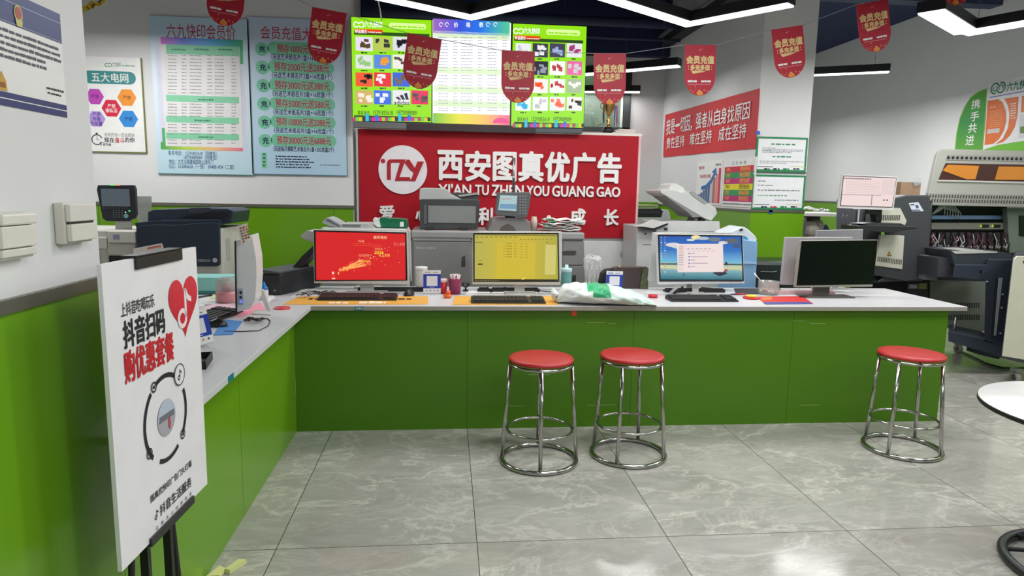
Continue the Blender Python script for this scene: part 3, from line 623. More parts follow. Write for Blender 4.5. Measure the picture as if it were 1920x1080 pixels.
# trophy and paper on the shelf
p = at(1140, 250, 6.12); tr = thing('trophy', 'gold cup trophy with ribbons on a black base, under a pennant', 'trophy', (p.x, 6.12, zt+.022)); GOLD = mat('trophy_gold', (200, 165, 100), .25, metal=1, noise=.3, ns=60)
MB().lathe([(.05, 0), (.052, .045), (.04, .055), (.04, .06)], (0, 0, 0), BLACK, 24).build('base', tr, local=True)
MB().lathe([(.03, .06), (.02, .075), (.012, .10), (.02, .125), (.014, .14), (.012, .16), (.03, .185), (.045, .22), (.055, .27), (.058, .285), (.05, .285), (.03, .2)], (0, 0, 0), GOLD, 32).build('cup', tr, local=True)
for sx in (-1, 1): MB().tube([(sx*.052, 0, .27), (sx*.075, 0, .265), (sx*.078, 0, .235), (sx*.045, 0, .215)], .004, GOLD, 8).build('handle', tr, local=True)
for dx, c_ in ((-.06, (20, 40, 40)), (.045, (60, 60, 130)), (.06, (150, 60, 90)), (.052, (150, 160, 200))):
    MB().prism([(dx, -.03, .25), (dx+.012, -.03, .25), (dx+.016, -.035, .10), (dx+.002, -.04, .06 if dx > 0 else .09), (dx-.004, -.035, .15)], (0, .003, 0), C(*c_, .5)).build('ribbon', tr, local=True)
b = MB()
for k in range(3):
    c = at(1168, 246, 6.15); b.cbox((c.x+k*.006-.01, 6.15, zt+.03+k*.014), (.2-k*.02, .2, .013), C(226, 216, 208, .6), Matrix.Rotation(.1*k-.1, 3, 'Z'))
tag(b.build('paper_stack'), 'stack of creased off-white papers on the shelf beside the trophy', 'papers')

# ---- pennants
PR_ = mat('pennant_red', (178, 22, 48), .5, noise=.08, ns=5); PG = C(232, 200, 140, .45); PGO = C(230, 140, 40, .45)
def pennant(lab):
    t = thing('pennant', lab, 'pennant', (0, 0, 0), 0, 'red recharge pennants on the string'); b = MB(); hw, hh = .1, .302
    pts = [(-hw, 0), (-hw*1.0, -hh+.115)]+[(-hw*cos(pi*k/20), -hh+.115-.115*sin(pi*k/20)) for k in range(1, 20)]+[(hw, -hh+.115), (hw, 0)]
    b.prism([(x, -.001, z) for x, z in pts], (0, .002, 0), PR_); b.build('cloth', t, local=True)
    b = MB(); b.T = Matrix.Translation((0, -.001, 0))
    b.text('会员充值', -.088, -.112, .088, -.066, PG, 2, .05); b.text('多充多送', -.062, -.150, .062, -.118, PG, 2, .05)
    for s_ in (-1, 1): b.disc(s_*.074, -.128, .0035, PG, 2, n=8); b.disc(s_*.074, -.143, .0035, PG, 2, n=8)
    b.poly([(-.055, -.160), (-.052, -.153), (.05, -.153), (.056, -.149), (.02, -.162), (-.045, -.172)], PG, 2)
    b.dashes(-.078, -.222, -.012, .012, WT, 2, .012, .15); b.dashes(.008, -.222, .072, .012, WT, 2, .012, .15); b.dashes(-.075, -.236, .07, .004, C(220, 150, 150, .5), 2, .006)
    b.poly([(-.012, -.034), (0, -.024), (0, -.034)], C(220, 150, 140, .5), 2); b.poly([(.008, -.026), (.013, -.02), (.011, -.03)], C(220, 150, 140, .5), 2)
    r = random.Random(3); b.disc(0, -.287, .02, PGO, 2, .014)
    for k in range(26): x = r.gauss(0, .03); z = -.282+r.gauss(0, .016); b.disc(max(-.06, min(.06, x)), max(-.305+abs(x)*.5, z), r.uniform(.001, .0035), r.choice((PGO, PG, C(230, 80, 50, .5))), 3, n=6)
    b.build('print', t, local=True); return t
PN = [((399, -60), (459, -50), 'pennant cut off by the top edge above the left price poster'), ((588, 10), (648, 28), 'tilted pennant hanging over the corner of the deposit-offer poster'), ((766, 62), (827, 74), 'pennant hanging between the left and middle lit screens'), ((943, 93), (1001, 98), 'pennant hanging between the middle and right lit screens'),
      ((1113, 100), (1174, 100), 'pennant hanging directly above the trophy'), ((1286, 86), (1341, 82), 'pennant over the left part of the slogan banner wall'), ((1449, 57), (1502, 46), 'pennant near the right edge of the right pier'), ((1607, 9), (1663, -2), 'pennant hanging against the dark ceiling right of the pier'), ((1773, -80), (1829, -92), 'only the tip shows at the top edge, beside the right ceiling light')]
ROL = [8, 9, 8, 0, -2, -2, -10, -11, 0]; YP = [4.15]*9; proto = None; strp = []
for i, (a_, b_, lab) in enumerate(PN):
    c = at((a_[0]+b_[0])/2, (a_[1]+b_[1])/2, YP[i]); rz = R(random.uniform(-6, 6)); ry = R(ROL[i])
    lab = 'red shield '+lab if 'pennant' in lab else 'red pennant, '+lab
    if proto is None: proto = pennant(lab); proto.location = c; proto.rotation_euler = (0, ry, rz)
    else: dup(proto, c, rz, lab, 0, ry)
    wv = V((cos(ry), 0, -sin(ry)))*.1; strp += [c-wv+V((0, .004, .0)), c+wv+V((0, .004, .0))]
strp = [at(250, -120, 4.15)]+strp+[at(1990, -150, 4.15)]
tag(MB().tube(strp, .0018, C(150, 150, 155, .5), 6).build('hanging_string'), 'thin white string carrying the red pennants across the room', 'string')
b = MB(); g_ = [at(-200, 60, 3.2), at(150, 22, 3.2), at(178, 8, 3.2), at(200, -6, 3.2), at(260, -60, 3.2)]; b.tube(g_, .004, C(60, 50, 20, .4), 8)
for k in range(26): p = g_[1].lerp(g_[3], k/26) + V((random.uniform(-.008, .008), random.uniform(-.01, .01), random.uniform(-.008, .008))); b.cbox(p, (.016, .003, .01), mat('gold_tinsel', (220, 190, 70), .25, metal=.8), Matrix.Rotation(random.uniform(0, 3), 3, 'Y'))
tag(b.build('tinsel_garland'), 'thin gold tinsel strand at the upper left behind the pier', 'garland')

# ---- slogan banner and posters on the right pier's left face

XF = at(1425, 165, 5.8).x
def pface(x0, y0, x1, y1, nm, lab, cat, off=.004):
    X = XF-off; m_ = atx((x0+x1)/2, (y0+y1)/2, X); yl = atx(x0, (y0+y1)/2, X).y; yr = atx(x1, (y0+y1)/2, X).y; oy = (yl+yr)/2
    t = thing(nm, lab, cat, (X, oy, 0), R(-90)); return t, PXX(X, oy, 0, -1), (yl-yr)/2
bn, P, hw = pface(1247, 250, 1421, 222, 'slogan_banner', 'red cloth slogan banner with white characters on the right pier', 'banner')
v0 = P(1420, 278)[1]; v1 = P(1424, 166)[1]; vl1 = P(1246, 216)[1]; vl0 = P(1243, 295)[1]; b = MB()
RC = mat('red_banner_cloth', (205, 44, 52), .6, noise=.05, ns=3)
nx, nz = 30, 8; vs = []; fs = []
for i in range(nx+1):
    for j in range(nz+1):
        s_ = i/nx; t_ = j/nz; lo = vl0+(v0-vl0)*s_; hi = vl1+(v1-vl1)*s_; vs.append((-hw+2*hw*s_, -.004-.004*sin(s_*21+t_*4)*(1-t_*.5), lo+(hi-lo)*t_))
for i in range(nx):
    for j in range(nz): k = i*(nz+1)+j; fs.append((k, k+nz+1, k+nz+2, k+1))
b.add(vs, fs, RC, True); b.build('cloth', bn, local=True)
def ft(b, t, x0, x1, yt0, yt1, yb0, yb1, mt, bold, n_l=20):
    """characters one by one along the receding banner"""
    u0 = P(x0, yt0)[0]; u1 = P(x1, yt1)[0]; vt0 = P(x0, yt0)[1]; vt1 = P(x1, yt1)[1]; vb0 = P(x0, yb0)[1]; vb1 = P(x1, yb1)[1]; n = len(t)
    for i, ch in enumerate(t):
        if ch == ' ': continue
        a = i/n; c = (i+.9)/n; uu = u0+(u1-u0)*a; uv = u0+(u1-u0)*c; vt = vt0+(vt1-vt0)*(a+c)/2; vb = vb0+(vb1-vb0)*(a+c)/2
        if ch in '，': b.text(ch, uu, vb, uu+(uv-uu)*.35, vb+(vt-vb)*.3, mt, n_l, bold); continue
        if ch == '一': vm = (vt+vb)/2; b.text(ch, uu, vm-.012, uv, vm+.018, mt, n_l, bold); continue
        b.text(ch, uu, vb, uv, vt, mt, n_l, bold)
b = MB(); ft(b, '我是一切因，强者从自身找原因', 1252, 1411, 226, 190, 253, 222, WT, .01); ft(b, '贵在坚持 难在坚持 成在坚持', 1252, 1404, 259, 229, 279, 257, WT, .01); b.build('lettering', bn, local=True)
gp, P, hw = pface(1306, 340, 1354, 340, 'growth_poster', 'white poster with rising bars and a blue arrow on the pier', 'poster', .006)
v0 = P(1330, 384)[1]; v1 = P(1330, 302)[1]; hh = v1-v0; b = MB().box((-hw, 0, v0), (hw, .004, v1), WT)
def FQ(a, c): return -hw+2*hw*a, v0+hh*c
cols = [(80, 110, 150)]*5+[(200, 200, 215), (190, 110, 90), (225, 150, 150), (205, 60, 80)]; hs = [.2, .24, .3, .34, .42, .52, .58, .66, .78]
for k in range(9): a, c = FQ(.1+k*.095, .04); d, e = FQ(.1+k*.095+.085, .04+hs[k]); b.q(a, c, d, e, C(*cols[k], .5), 1)
pts = [FQ(*q_) for q_ in ((.22, .42), (.4, .46), (.58, .58), (.68, .72), (.6, .74), (.76, .84), (.8, .64), (.74, .68), (.62, .5), (.42, .36), (.22, .34))]; b.poly(pts, C(50, 110, 180, .5), 3)
a, c = FQ(.08, .82); d, e = FQ(.3, .9); b.text('我们的', a, c, d, e, RED, 3, .01); a, c = FQ(.14, .62); d, e = FQ(.56, .7); b.text('快乐成长之路', a, c, d, e, RED, 3, .01); b.dashes(*FQ(.74, .88), FQ(.92, .88)[0], .02, GRY, 3, .02)
b.build('print', gp, local=True)
hg, P, hw = pface(1355, 340, 1416, 336, 'hygiene_poster', 'poster of red, green, purple and yellow rows on the pier', 'poster', .006)
v0 = P(1386, 388)[1]; v1 = P(1386, 297)[1]; hh = v1-v0; b = MB().box((-hw, 0, v0), (hw, .004, v1), WT)
for i, ch in enumerate('卫生标准'): a, c = FQ(.28+i*.12, .88); d, e = FQ(.28+i*.12+.07, .94); b.text(ch, a, c, d, e, GRY, 2)
for i, cl_ in enumerate(((205, 36, 70), (40, 150, 90), (190, 30, 120), (235, 220, 30), (40, 150, 90), (190, 30, 120))):
    a, c = FQ(.05, .84-(i+1)*.122); d, e = FQ(.94, .84-i*.122); b.q(a, c, d, e, C(*cl_, .45), 1); tc_ = C(240, 150, 60, .5) if i != 3 else C(130, 110, 30, .5)
    for k in range(3): b.dashes(-hw+2*hw*.55, c+(e-c)*(.2+k*.25), -hw+2*hw*.85, .012, tc_, 2, .02)
    for k in range(2): b.dashes(-hw+2*hw*.12, c+(e-c)*(.3+k*.3), -hw+2*hw*.25, .014, tc_, 2, .02)
b.dashes(-hw*.9, v0+hh*.04, hw*.9, .014, GRY, 2, .02); b.build('print', hg, local=True)
# green framed notices on the pier's front face
GF = C(30, 130, 80, .4); YF = PY-.016
for (x0, y0, x1, y1, lab, k) in ((1417, 257, 1513, 322, 'upper white notice in a green frame on the right pier', 0), (1411, 328, 1509, 393, 'lower white notice in a green frame on the right pier', 1)):
    a, c, z0, z1 = frame_px(x0, y0, x1, y1, YF); t = thing('framed_notice', lab, 'notice', ((a+c)/2, YF, z0), 0, 'green framed notices'); P = PX(YF, (a+c)/2, z0); hw = (c-a)/2; hh = z1-z0
    MB().box((-hw, 0, 0), (hw, .008, hh), GF).box((-hw-.004, .002, -.01), (hw+.012, .01, 0), C(60, 90, 70, .5)).build('frame', t, local=True)
    b = MB().q(-hw+.018, .018, hw-.018, hh-.018, C(228, 230, 232, .4), 1); L_ = lambda y: y0+(y1-y0)*y
    if k == 0:
        pdash(b, P, 1446, L_(.22), 1491, GF, 3, 2, 4)
        for q_, e_ in ((.32, .4), (.36, .92), (.4, .92), (.44, .7)): pdash(b, P, x0+12 if q_ > .33 else x0+12, L_(q_), x0+(x1-x0)*e_, GRY, 1.4)
        pdash(b, P, 1448, L_(.58), 1485, GF, 2.6, 2, 4); pdash(b, P, 1424, L_(.70), 1506, GRY, 1.3); pdash(b, P, 1424, L_(.75), 1475, GRY, 1.3)
    else:
        for q_, s_, e_ in ((.19, .1, .26), (.31, .1, .38), (.45, .1, .9), (.60, .1, .66), (.74, .42, .88)): pdash(b, P, x0+(x1-x0)*s_, L_(q_), x0+(x1-x0)*e_, GRY if q_ != .6 else C(90, 160, 120, .5), 2.2, 2, 3)
    prect(b, P, x0+3, L_(.85), x0+32, L_(.86), INK, 2); prect(b, P, x0+64, L_(.85), x1-3, L_(.86), C(200, 200, 100, .5), 2)
    for i, (s_, cl_) in enumerate(((.16, INK), (.34, RED if k else INK), (.53, GF), (.73, INK))): pdash(b, P, x0+(x1-x0)*s_, L_(.94), x0+(x1-x0)*(s_+.12), cl_, 3, 2, 3.4)
    b.build('print', t, local=True)
for i, (x, y, lab) in enumerate(((1421, 249, 'blue tape piece above the upper green-framed notice'), (1445, 397, 'blue tape piece under the lower green-framed notice'))):
    p = at(x, y, PY-.017); tag(MB().box((p.x-.018, PY-.02, p.z-.014), (p.x+.018, PY-.0125, p.z+.014), C(30, 90, 190, .4)).build('tape_piece'), lab, 'tape')

# ---- company display on the right wall
XW = XR-.004; o_ = atx(1880, 230, XW); lf = thing('wall_display', 'green leaf and orange panels display on the right wall', 'wall display', (XW, o_.y, o_.z), R(-90))
P = PXX(XW, o_.y, o_.z, -1)
LGm = ramp_mat('leaf_green', [(0, (110, 175, 50)), (.5, (40, 140, 60)), (1, (110, 180, 60))], 2, .9, .45)
def pp_(b, pts, mt, l, y0=0, th=.0):
    q_ = [P(x, y) for x, y in pts]; b.poly(q_, mt, l)
b = MB(); lp = [(1789, 300), (1790, 280), (1793, 250), (1799, 222), (1808, 200), (1820, 182), (1834, 172), (1850, 166), (1847, 230), (1840, 300)]
b.prism([V((P(x, y)[0], 0, P(x, y)[1])) for x, y in lp][::-1], (0, .02, 0), C(120, 180, 60, .4)); pp_(b, [(x+(1825-x)*.06, y+(235-y)*.05) for x, y in lp], LGm, 1); b.build('leaf_panel', lf, local=True)
b = MB()
for i, (ch, x, y) in enumerate((('携', 1830, 195), ('手', 1828, 218), ('共', 1824, 240), ('进', 1819, 263))): ptext(b, P, ch, x-9, y-10, x+9, y+10, WT, 4, .012)
b.build('leaf_lettering', lf, local=True)
b = MB(); bp_ = [(1853, 158), (1960, 133), (1960, 300), (1843, 300)]; b.prism([V((P(x, y)[0], 0, P(x, y)[1])) for x, y in bp_][::-1], (0, .014, 0), C(232, 232, 234, .4)); b.build('white_panel', lf, local=True)
b = MB(); OR = C(222, 112, 50, .4)
for s_ in (0, 1):
    u, v = P(1866+s_*11, 166-s_*2)
    for r0, r1, k in ((.046, .062, 0), (.022, .034, 120)): b.arc(u, v, r0, r1, 20+k+s_*180, 290+k+s_*180, C(40, 130, 95, .4), 2)
ptext(b, P, '六九快', 1887, 148, 1925, 172, C(40, 130, 95, .4), 3, .02)
pp_(b, [(1855, 182), (1960, 163), (1960, 165), (1855, 184)], C(130, 130, 190, .5), 2)
pp_(b, [(1852, 189), (1872, 186), (1880, 192), (1886, 208), (1887, 226), (1882, 245), (1874, 260), (1862, 270), (1846, 272)], OR, 2)
pp_(b, [(1883, 185), (1910, 181), (1908, 216), (1903, 238), (1894, 254), (1881, 266), (1865, 271), (1880, 260), (1890, 240), (1893, 215), (1890, 198)], OR, 2)
pp_(b, [(1916, 180), (1960, 172), (1960, 205), (1914, 211)], OR, 2); pp_(b, [(1846, 280), (1870, 272), (1920, 264), (1960, 262), (1960, 300), (1843, 300)], C(110, 185, 50, .4), 3)
ptext(b, P, '企业', 1856, 198, 1868, 203, WT, 4); 
for k in range(9): pdash(b, P, 1856, 210+k*3.6, 1880, C(240, 170, 120, .5), 1.1, 4)
for k in range(7): pdash(b, P, 1895, 196+k*4.4, 1905, WT, 1.8, 4)
prect(b, P, 1851, 240, 1875, 251, C(205, 195, 190, .5), 4); pp_(b, [(1912, 215), (1960, 208), (1960, 256), (1910, 259)], C(210, 210, 215, .5), 4); pp_(b, [(1913, 238), (1960, 228), (1960, 250), (1913, 250)], C(90, 130, 60, .5), 5)
b.build('print', lf, local=True)

# ---- easel with the white board at the left front
BX, BY = -.7356, 1.736; TH = R(86.34)
ez = thing('display_easel', 'black metal easel holding the white promotion board', 'easel', (BX, BY, 0), TH)
# local: u along the board, -y towards the viewer
for sx in (-.06, .06):
    MB().box((sx-.008, .01, .02), (sx+.008, .03, 1.18), BLACK).build('post', ez, local=True)
for sx in (-.16, .16): MB().tube([(sx*.3, .03, 1.05), (sx, .03, .01)], .008, BLACK, 8).build('leg', ez, local=True)
MB().box((-.11, -.022, .548), (.13, .012, .5565), C(40, 40, 42, .5)).box((-.11, -.025, .548), (.13, -.0185, .569), C(44, 44, 46, .5)).box((.1, .01, .54), (.118, .03, .553), BLACK).box((-.1, .01, .54), (-.082, .03, .553), BLACK).build('ledge', ez, local=True)
bd = thing('promotion_board', 'white board with red music-note heart resting on the black easel', 'board', (BX, BY, .557), TH)
WB, HB = .4664, .7036; hw = WB/2
MB().box((-hw, -.018, 0), (hw, -.008, HB), C(232, 231, 234, .35)).build('board', bd, local=True)

b = MB(); b.T = Matrix.Translation((0, 0, .557)); b.box((-.10, -.024, HB-.026), (.135, -.0185, HB+.004), C(26, 26, 28, .4)).box((-.10, -.024, HB+.001), (.135, .012, HB+.006), C(26, 26, 28, .4)); b.build('top_clip', ez, local=True)
b = MB(); b.T = Matrix.Translation((0, -.0182, 0))
U = lambda a: -hw+WB*a; VV = lambda c: HB*(1-c)
def bt(t, a0, c0, a1, c1, mt, bold=.01): b.text(t, U(a0), VV(c1), U(a1), VV(c0), mt, 2, bold)
bt('上抖音吃喝玩乐', .135, .135, .46, .18, INK, .012); bt('抖音扫码', .145, .195, .56, .285, INK, .03); bt('购优惠套餐', .135, .295, .645, .40, RED, .028)
# heart with the note
hx, hy, hs_ = U(.80), VV(.205), .084
def heart(s_): return [(hx+s_*(16*sin(t)**3)/16*1.02, hy+s_*1.08*(13*cos(t)-5*cos(2*t)-2*cos(3*t)-cos(4*t))/16) for t in [2*pi*k/60 for k in range(60)]]
b.poly(heart(hs_)[::-1], mat('heart_red', (208, 34, 60), .3, noise=.14, ns=9), 2)
def note(cx, cy, s_, mt, l):
    b.arc(cx, cy, s_*.34, s_*.62, 0, 360, mt, l, 30); b.poly([(cx+s_*.34, cy), (cx+s_*.62, cy), (cx+s_*.62, cy+s_*1.8), (cx+s_*.34, cy+s_*1.8)], mt, l)
    b.poly([(cx+s_*.34, cy+s_*1.8), (cx+s_*.62, cy+s_*1.8), (cx+s_*.9, cy+s_*1.35), (cx+s_*1.3, cy+s_*1.15), (cx+s_*1.3, cy+s_*.85), (cx+s_*.9, cy+s_*.95), (cx+s_*.62, cy+s_*1.15)], mt, l)
note(hx-.014, hy-.040, .044, C(238, 225, 228, .35), 3)
# ring sign without its code
qx, qy = U(.52), VV(.60)
for r0, r1, a0, a1 in ((.104, .116, 55, 115), (.104, .116, 130, 225), (.104, .116, 245, 300), (.104, .116, 320, 385)): b.arc(qx, qy, r0, r1, a0, a1, INK, 2, 24)
b.disc(qx, qy, .048, C(165, 165, 172, .5), 2); b.poly([(qx+.048*cos(R(a)), qy+.048*sin(R(a))) for a in range(0, 181, 12)], C(180, 190, 205, .5), 3); b.q(qx-.04, qy-.004, qx+.04, qy+.012, C(110, 112, 120, .5), 4); b.disc(qx+.012, qy-.018, .006, C(190, 70, 80, .5), 4, .016)
for an in (120, 212, 318): cx, cy = qx+.112*cos(R(an)), qy+.112*sin(R(an)); b.arc(cx, cy, .010, .014, 0, 360, INK, 3, 18); b.disc(cx, cy, .005, INK, 3, n=12)
cx, cy = qx+.080, qy+.092; b.disc(cx, cy, .030, C(232, 231, 234, .35), 4); b.arc(cx, cy, .027, .030, 0, 360, INK, 5, 28); note(cx-.004, cy-.008, .012, INK, 5)
bt('图真优快印广告门头灯箱', .30, .835, .79, .862, INK, .02); note(U(.345), VV(.93), .010, INK, 2); bt('抖音生活服务', .39, .90, .775, .94, INK, .02)
for i, ch in enumerate('让每次心动都值得'): bt(ch, .335+i*.058, .962, .335+i*.058+.028, .977, INK, .0)
b.build('print', bd, local=True)
# ================================================================== machines behind the counter
BEIGE = C(205, 203, 194, .45); NAVYP = C(40, 50, 68, .35); BTN = C(110, 114, 120, .4); LGREY = C(178, 180, 178, .45); MGREY = C(118, 119, 118, .45)
def px_thing(name, lab, cat, x, Y, z=0, group=None):
    p = at(x, 500, Y); return thing(name, lab, cat, (p.x, Y, z), 0, group)
# ---- navy and beige copier, left
Yx = 4.9; xr = px_thing('office_copier', 'large navy and beige office copier in the left corner', 'copier', 330, Yx+.3)
zt = at(330, 418, Yx).z; xl = at(255, 460, Yx).x; xrr = at(413, 460, Yx).x; xs = at(-20, 460, Yx).x
b = MB(); b.box((xl, Yx+.03, 0), (xrr, Yx+.62, at(330, 420, Yx).z-.03), BEIGE); b.build('body', xr, bevel=.01)
b = MB(); pts = [(258, 500), (255, 428), (262, 424), (285, 421), (330, 422), (365, 419), (400, 417), (411, 421), (412, 496), (408, 499)]
b.pxprism(pts, Yx, .03, NAVYP); b.build('front_cover', xr, bevel=.004)
b = MB(); b.pxprism([(256, 430), (252, 418), (300, 413), (410, 412), (412, 422), (390, 424), (340, 424), (310, 428)], Yx+.03, .55, NAVYP); b.build('scanner_top', xr, bevel=.004)
b = MB(); b.pxprism([(277, 420), (277, 397), (288, 393), (350, 391), (425, 391), (438, 396), (434, 419)], Yx+.1, .42, C(44, 52, 70, .35)); b.build('document_feeder', xr, bevel=.006)
b = MB(); b.pxprism([(335, 408), (388, 399), (432, 396), (428, 408), (400, 414)], Yx+.095, .01, C(20, 24, 34, .4)); b.pxprism([(352, 400), (357, 390), (392, 389), (400, 394), (378, 400)], Yx+.09, .2, C(56, 62, 74, .4)); b.build('feeder_tray', xr)
b = MB(); a0 = at(378, 500, Yx); b.pxprism([(366, 520), (366, 498), (412, 498), (412, 520)], Yx+.02, .012, C(196, 194, 186, .45)); b.build('lower_door', xr)
b = MB(); p = at(403, 488, Yx-.002); b.T = Matrix.Translation((0, 0, 0)); b.prism([(p.x+.016*cos(pi*k/10), Yx-.004, p.z+.016*sin(pi*k/10)) for k in range(20)], (0, .004, 0), C(190, 192, 196, .3)); b.T = Matrix.Translation((at(365, 488, Yx).x, Yx-.001, at(365, 492, Yx).z)); b.text('FUJI XEROX', -.03, 0, .108, .022, C(190, 192, 196, .4), 1, .01); b.build('maker_mark', xr)
b = MB(); b.box((xrr, Yx+.12, at(430, 493, Yx).z), (xrr+.004, Yx+.2, at(430, 450, Yx).z), C(180, 180, 172, .5)).box((xrr, Yx+.26, .3), (xrr+.003, Yx+.5, at(430, 440, Yx).z), C(214, 212, 203, .45)); b.build('side_panel', xr)
b = MB(); b.box((xs, Yx+.03, 0), (xl-.002, Yx+.6, at(220, 432, Yx).z), BEIGE); b.build('output_unit', xr, bevel=.012)
b = MB(); b.pxbox(120, 445, 199, 466, Yx+.012, .02, C(212, 209, 200, .45)); b.pxbox(202, 434, 254, 455, Yx+.01, .02, C(216, 214, 206, .45)); b.pxbox(202, 458, 254, 478, Yx+.015, .02, C(190, 186, 176, .5)); b.pxbox(205, 480, 262, 520, Yx+.02, .02, C(26, 24, 24, .5)); b.pxbox(185, 475, 187, 520, Yx+.02, .012, C(120, 118, 110, .5)); b.build('output_trays', xr, bevel=.003)
b = MB(); b.pxbox(212, 440, 224, 449, Yx+.008, .003, C(150, 150, 180, .5)); b.build('sticker', xr)
b = MB(); p = at(232, 420, Yx+.15); b.tube([(p.x, Yx+.15, p.z-.06), (p.x, Yx+.15, p.z+.05)], .02, STEEL, 12); b.pxbox(216, 410, 246, 434, Yx+.12, .012, C(190, 190, 184, .4)); b.build('panel_arm', xr)
b = MB(); b.pxprism([(183, 347), (250, 347), (253, 354), (255, 402), (251, 410), (242, 415), (200, 415), (192, 410), (181, 356)], Yx+.1, .035, C(44, 46, 52, .4)); o = b.build('control_panel', xr, bevel=.004)
b = MB(); b.pxbox(190, 354, 243, 387, Yx+.097, .003, E(74, 84, 92, 1)); b.build('panel_screen', xr)
b = MB()
for k in range(8): b.pxbox(193+k*6, 389, 195+k*6, 391, Yx+.096, .003, BTN)
for i in range(4):
    for j in range(4): b.pxbox(212+j*5, 394+i*4, 214.5+j*5, 396+i*4, Yx+.096, .003, BTN)
p = at(236, 405, Yx+.095); b.prism([(p.x+.015*cos(pi*k/10), Yx+.094, p.z+.015*sin(pi*k/10)) for k in range(20)], (0, .006, 0), C(130, 180, 180, .4))
b.pxbox(241, 394, 244, 397, Yx+.095, .003, E(80, 220, 110, 1)); b.pxbox(234, 397, 236, 399, Yx+.095, .003, E(220, 240, 230, 1)); b.build('panel_buttons', xr)
b = MB(); b.pxbox(206, 346.5, 216, 348.5, Yx+.096, .004, E(60, 220, 80, 1)); b.pxbox(217, 346.5, 225, 348.5, Yx+.096, .004, E(230, 110, 60, 1)); b.build('status_lamp', xr)
b = MB(); b.pxprism([(254, 368), (284, 368), (284, 425), (262, 428), (257, 405)], Yx+.25, .004, glass('clear_acrylic', (205, 208, 205), .2, .6)); b.build('acrylic_guard', xr)
# ---- big grey production printer in the centre
Yr = 5.3; zr = at(930, 434, Yr).z; rx0 = at(772, 480, Yr).x; rx1 = at(1094, 480, Yr).x
pr = px_thing('production_printer', 'wide grey production printer under the red sign', 'printer', 930, Yr+.3)
GB = mat('printer_grey', (140, 140, 137), .45, noise=.03, ns=3); GD = C(108, 109, 107, .5)
MB().box((rx0, Yr, 0), (rx1, Yr+.62, zr-.06), GB).build('body', pr, bevel=.008)
MB().box((rx0-.005, Yr-.02, zr-.06), (rx1, Yr+.62, zr), C(150, 151, 150, .4)).build('top_cover', pr, bevel=.012)
b = MB(); b.pxbox(773, 441, 883, 452, Yr-.012, .02, C(165, 166, 164, .35)); b.build('front_rail', pr, bevel=.006)
b = MB(); b.pxprism([(775, 454), (880, 454), (883, 560), (775, 560)], Yr-.012, .014, C(128, 128, 126, .45)); b.build('door', pr, bevel=.003)
b = MB(); b.pxprism([(866, 482), (872, 479), (873, 499), (869, 501), (865, 499)], Yr-.014, .004, C(60, 60, 62, .5)); b.build('door_handle', pr)
b = MB(); b.pxprism([(1056, 454), (1095, 453), (1096, 497), (1056, 497)], Yr-.010, .012, C(130, 130, 128, .45)); b.build('upper_drawer', pr, bevel=.003)
b = MB(); b.pxprism([(1054, 472), (1060, 470), (1079, 470), (1081, 474), (1078, 478), (1056, 478)], Yr-.013, .004, C(66, 60, 56, .5)); b.build('drawer_handle', pr)
b = MB(); b.pxprism([(1056, 500), (1096, 499), (1097, 545), (1056, 545)], Yr-.010, .012, C(124, 124, 122, .45)); b.build('lower_drawer', pr, bevel=.003)
b = MB(); b.pxbox(1064, 516, 1080, 530, Yr-.013, .004, C(50, 52, 46, .5)); b.build('label_plate', pr)
b = MB(); p = at(781, 463, Yr-.0125); b.T = Matrix.Translation((p.x, Yr-.0125, p.z-.016)); b.text('RICOH', 0, 0, .14, .018, C(190, 192, 190, .5), 1, .015); b.build('maker_mark', pr)
# raised scanner lid
b = MB(); b.pxprism([(787, 430), (787, 376), (790, 372), (896, 374), (900, 378), (897, 426), (893, 430)], Yr+.1, .05, C(58, 62, 62, .5)); b.build('scanner_lid', pr, bevel=.006)
b = MB(); b.pxbox(803, 386, 892, 418, Yr+.096, .004, C(128, 132, 130, .35)); b.pxbox(795, 384, 800, 420, Yr+.097, .004, C(88, 92, 92, .4)); b.build('lid_platen', pr)
b = MB(); b.pxprism([(786, 375), (787, 354), (794, 352), (832, 353), (840, 356), (846, 364), (866, 374)], Yr+.1, .3, C(172, 175, 174, .4)); b.build('lid_feeder', pr, bevel=.006)
b = MB(); b.pxprism([(840, 368), (852, 361), (890, 362), (898, 366), (897, 374), (860, 374)], Yr+.12, .25, C(60, 62, 64, .5)); b.pxprism([(858, 366), (896, 361), (898, 364), (862, 369)], Yr+.11, .2, C(160, 160, 158, .5)); b.build('feeder_tray', pr)
b = MB()
for x in (806, 870): b.pxbox(x-7, 427, x+7, 437, Yr+.06, .06, C(36, 38, 38, .5))
b.build('lid_hinge', pr)
b = MB(); b.pxprism([(912, 440), (924, 412), (938, 408), (985, 409), (995, 416), (995, 440)], Yr+.02, .4, C(124, 122, 120, .5)); b.build('side_hood', pr, bevel=.01)
b = MB(); b.pxprism([(936, 434), (940, 425), (952, 419), (963, 425), (968, 434)], Yr+.015, .006, C(84, 78, 74, .5)); b.build('hood_vent', pr)
b = MB(); b.pxprism([(932, 361), (993, 360), (996, 366), (989, 407), (984, 408), (930, 404), (928, 399)], Yr+.0, .045, C(88, 90, 92, .45)); b.build('control_panel', pr, bevel=.005)
b = MB(); b.pxprism([(938, 366), (970, 367), (968, 396), (934, 394)], Yr-.003, .004, E(165, 195, 198, 1)); b.pxprism([(938, 382), (968.5, 383), (968, 392), (936, 391)], Yr-.0045, .003, E(110, 150, 185, 1)); b.pxprism([(940, 372), (960, 372), (960, 374), (940, 374)], Yr-.0045, .003, E(190, 150, 140, 1)); b.build('panel_screen', pr)
b = MB()
for i in range(7):
    for j in range(3): b.pxbox(974+j*5, 367+i*5.3, 977+j*5, 370+i*5.3, Yr-.003, .003, C(126, 130, 134, .4))
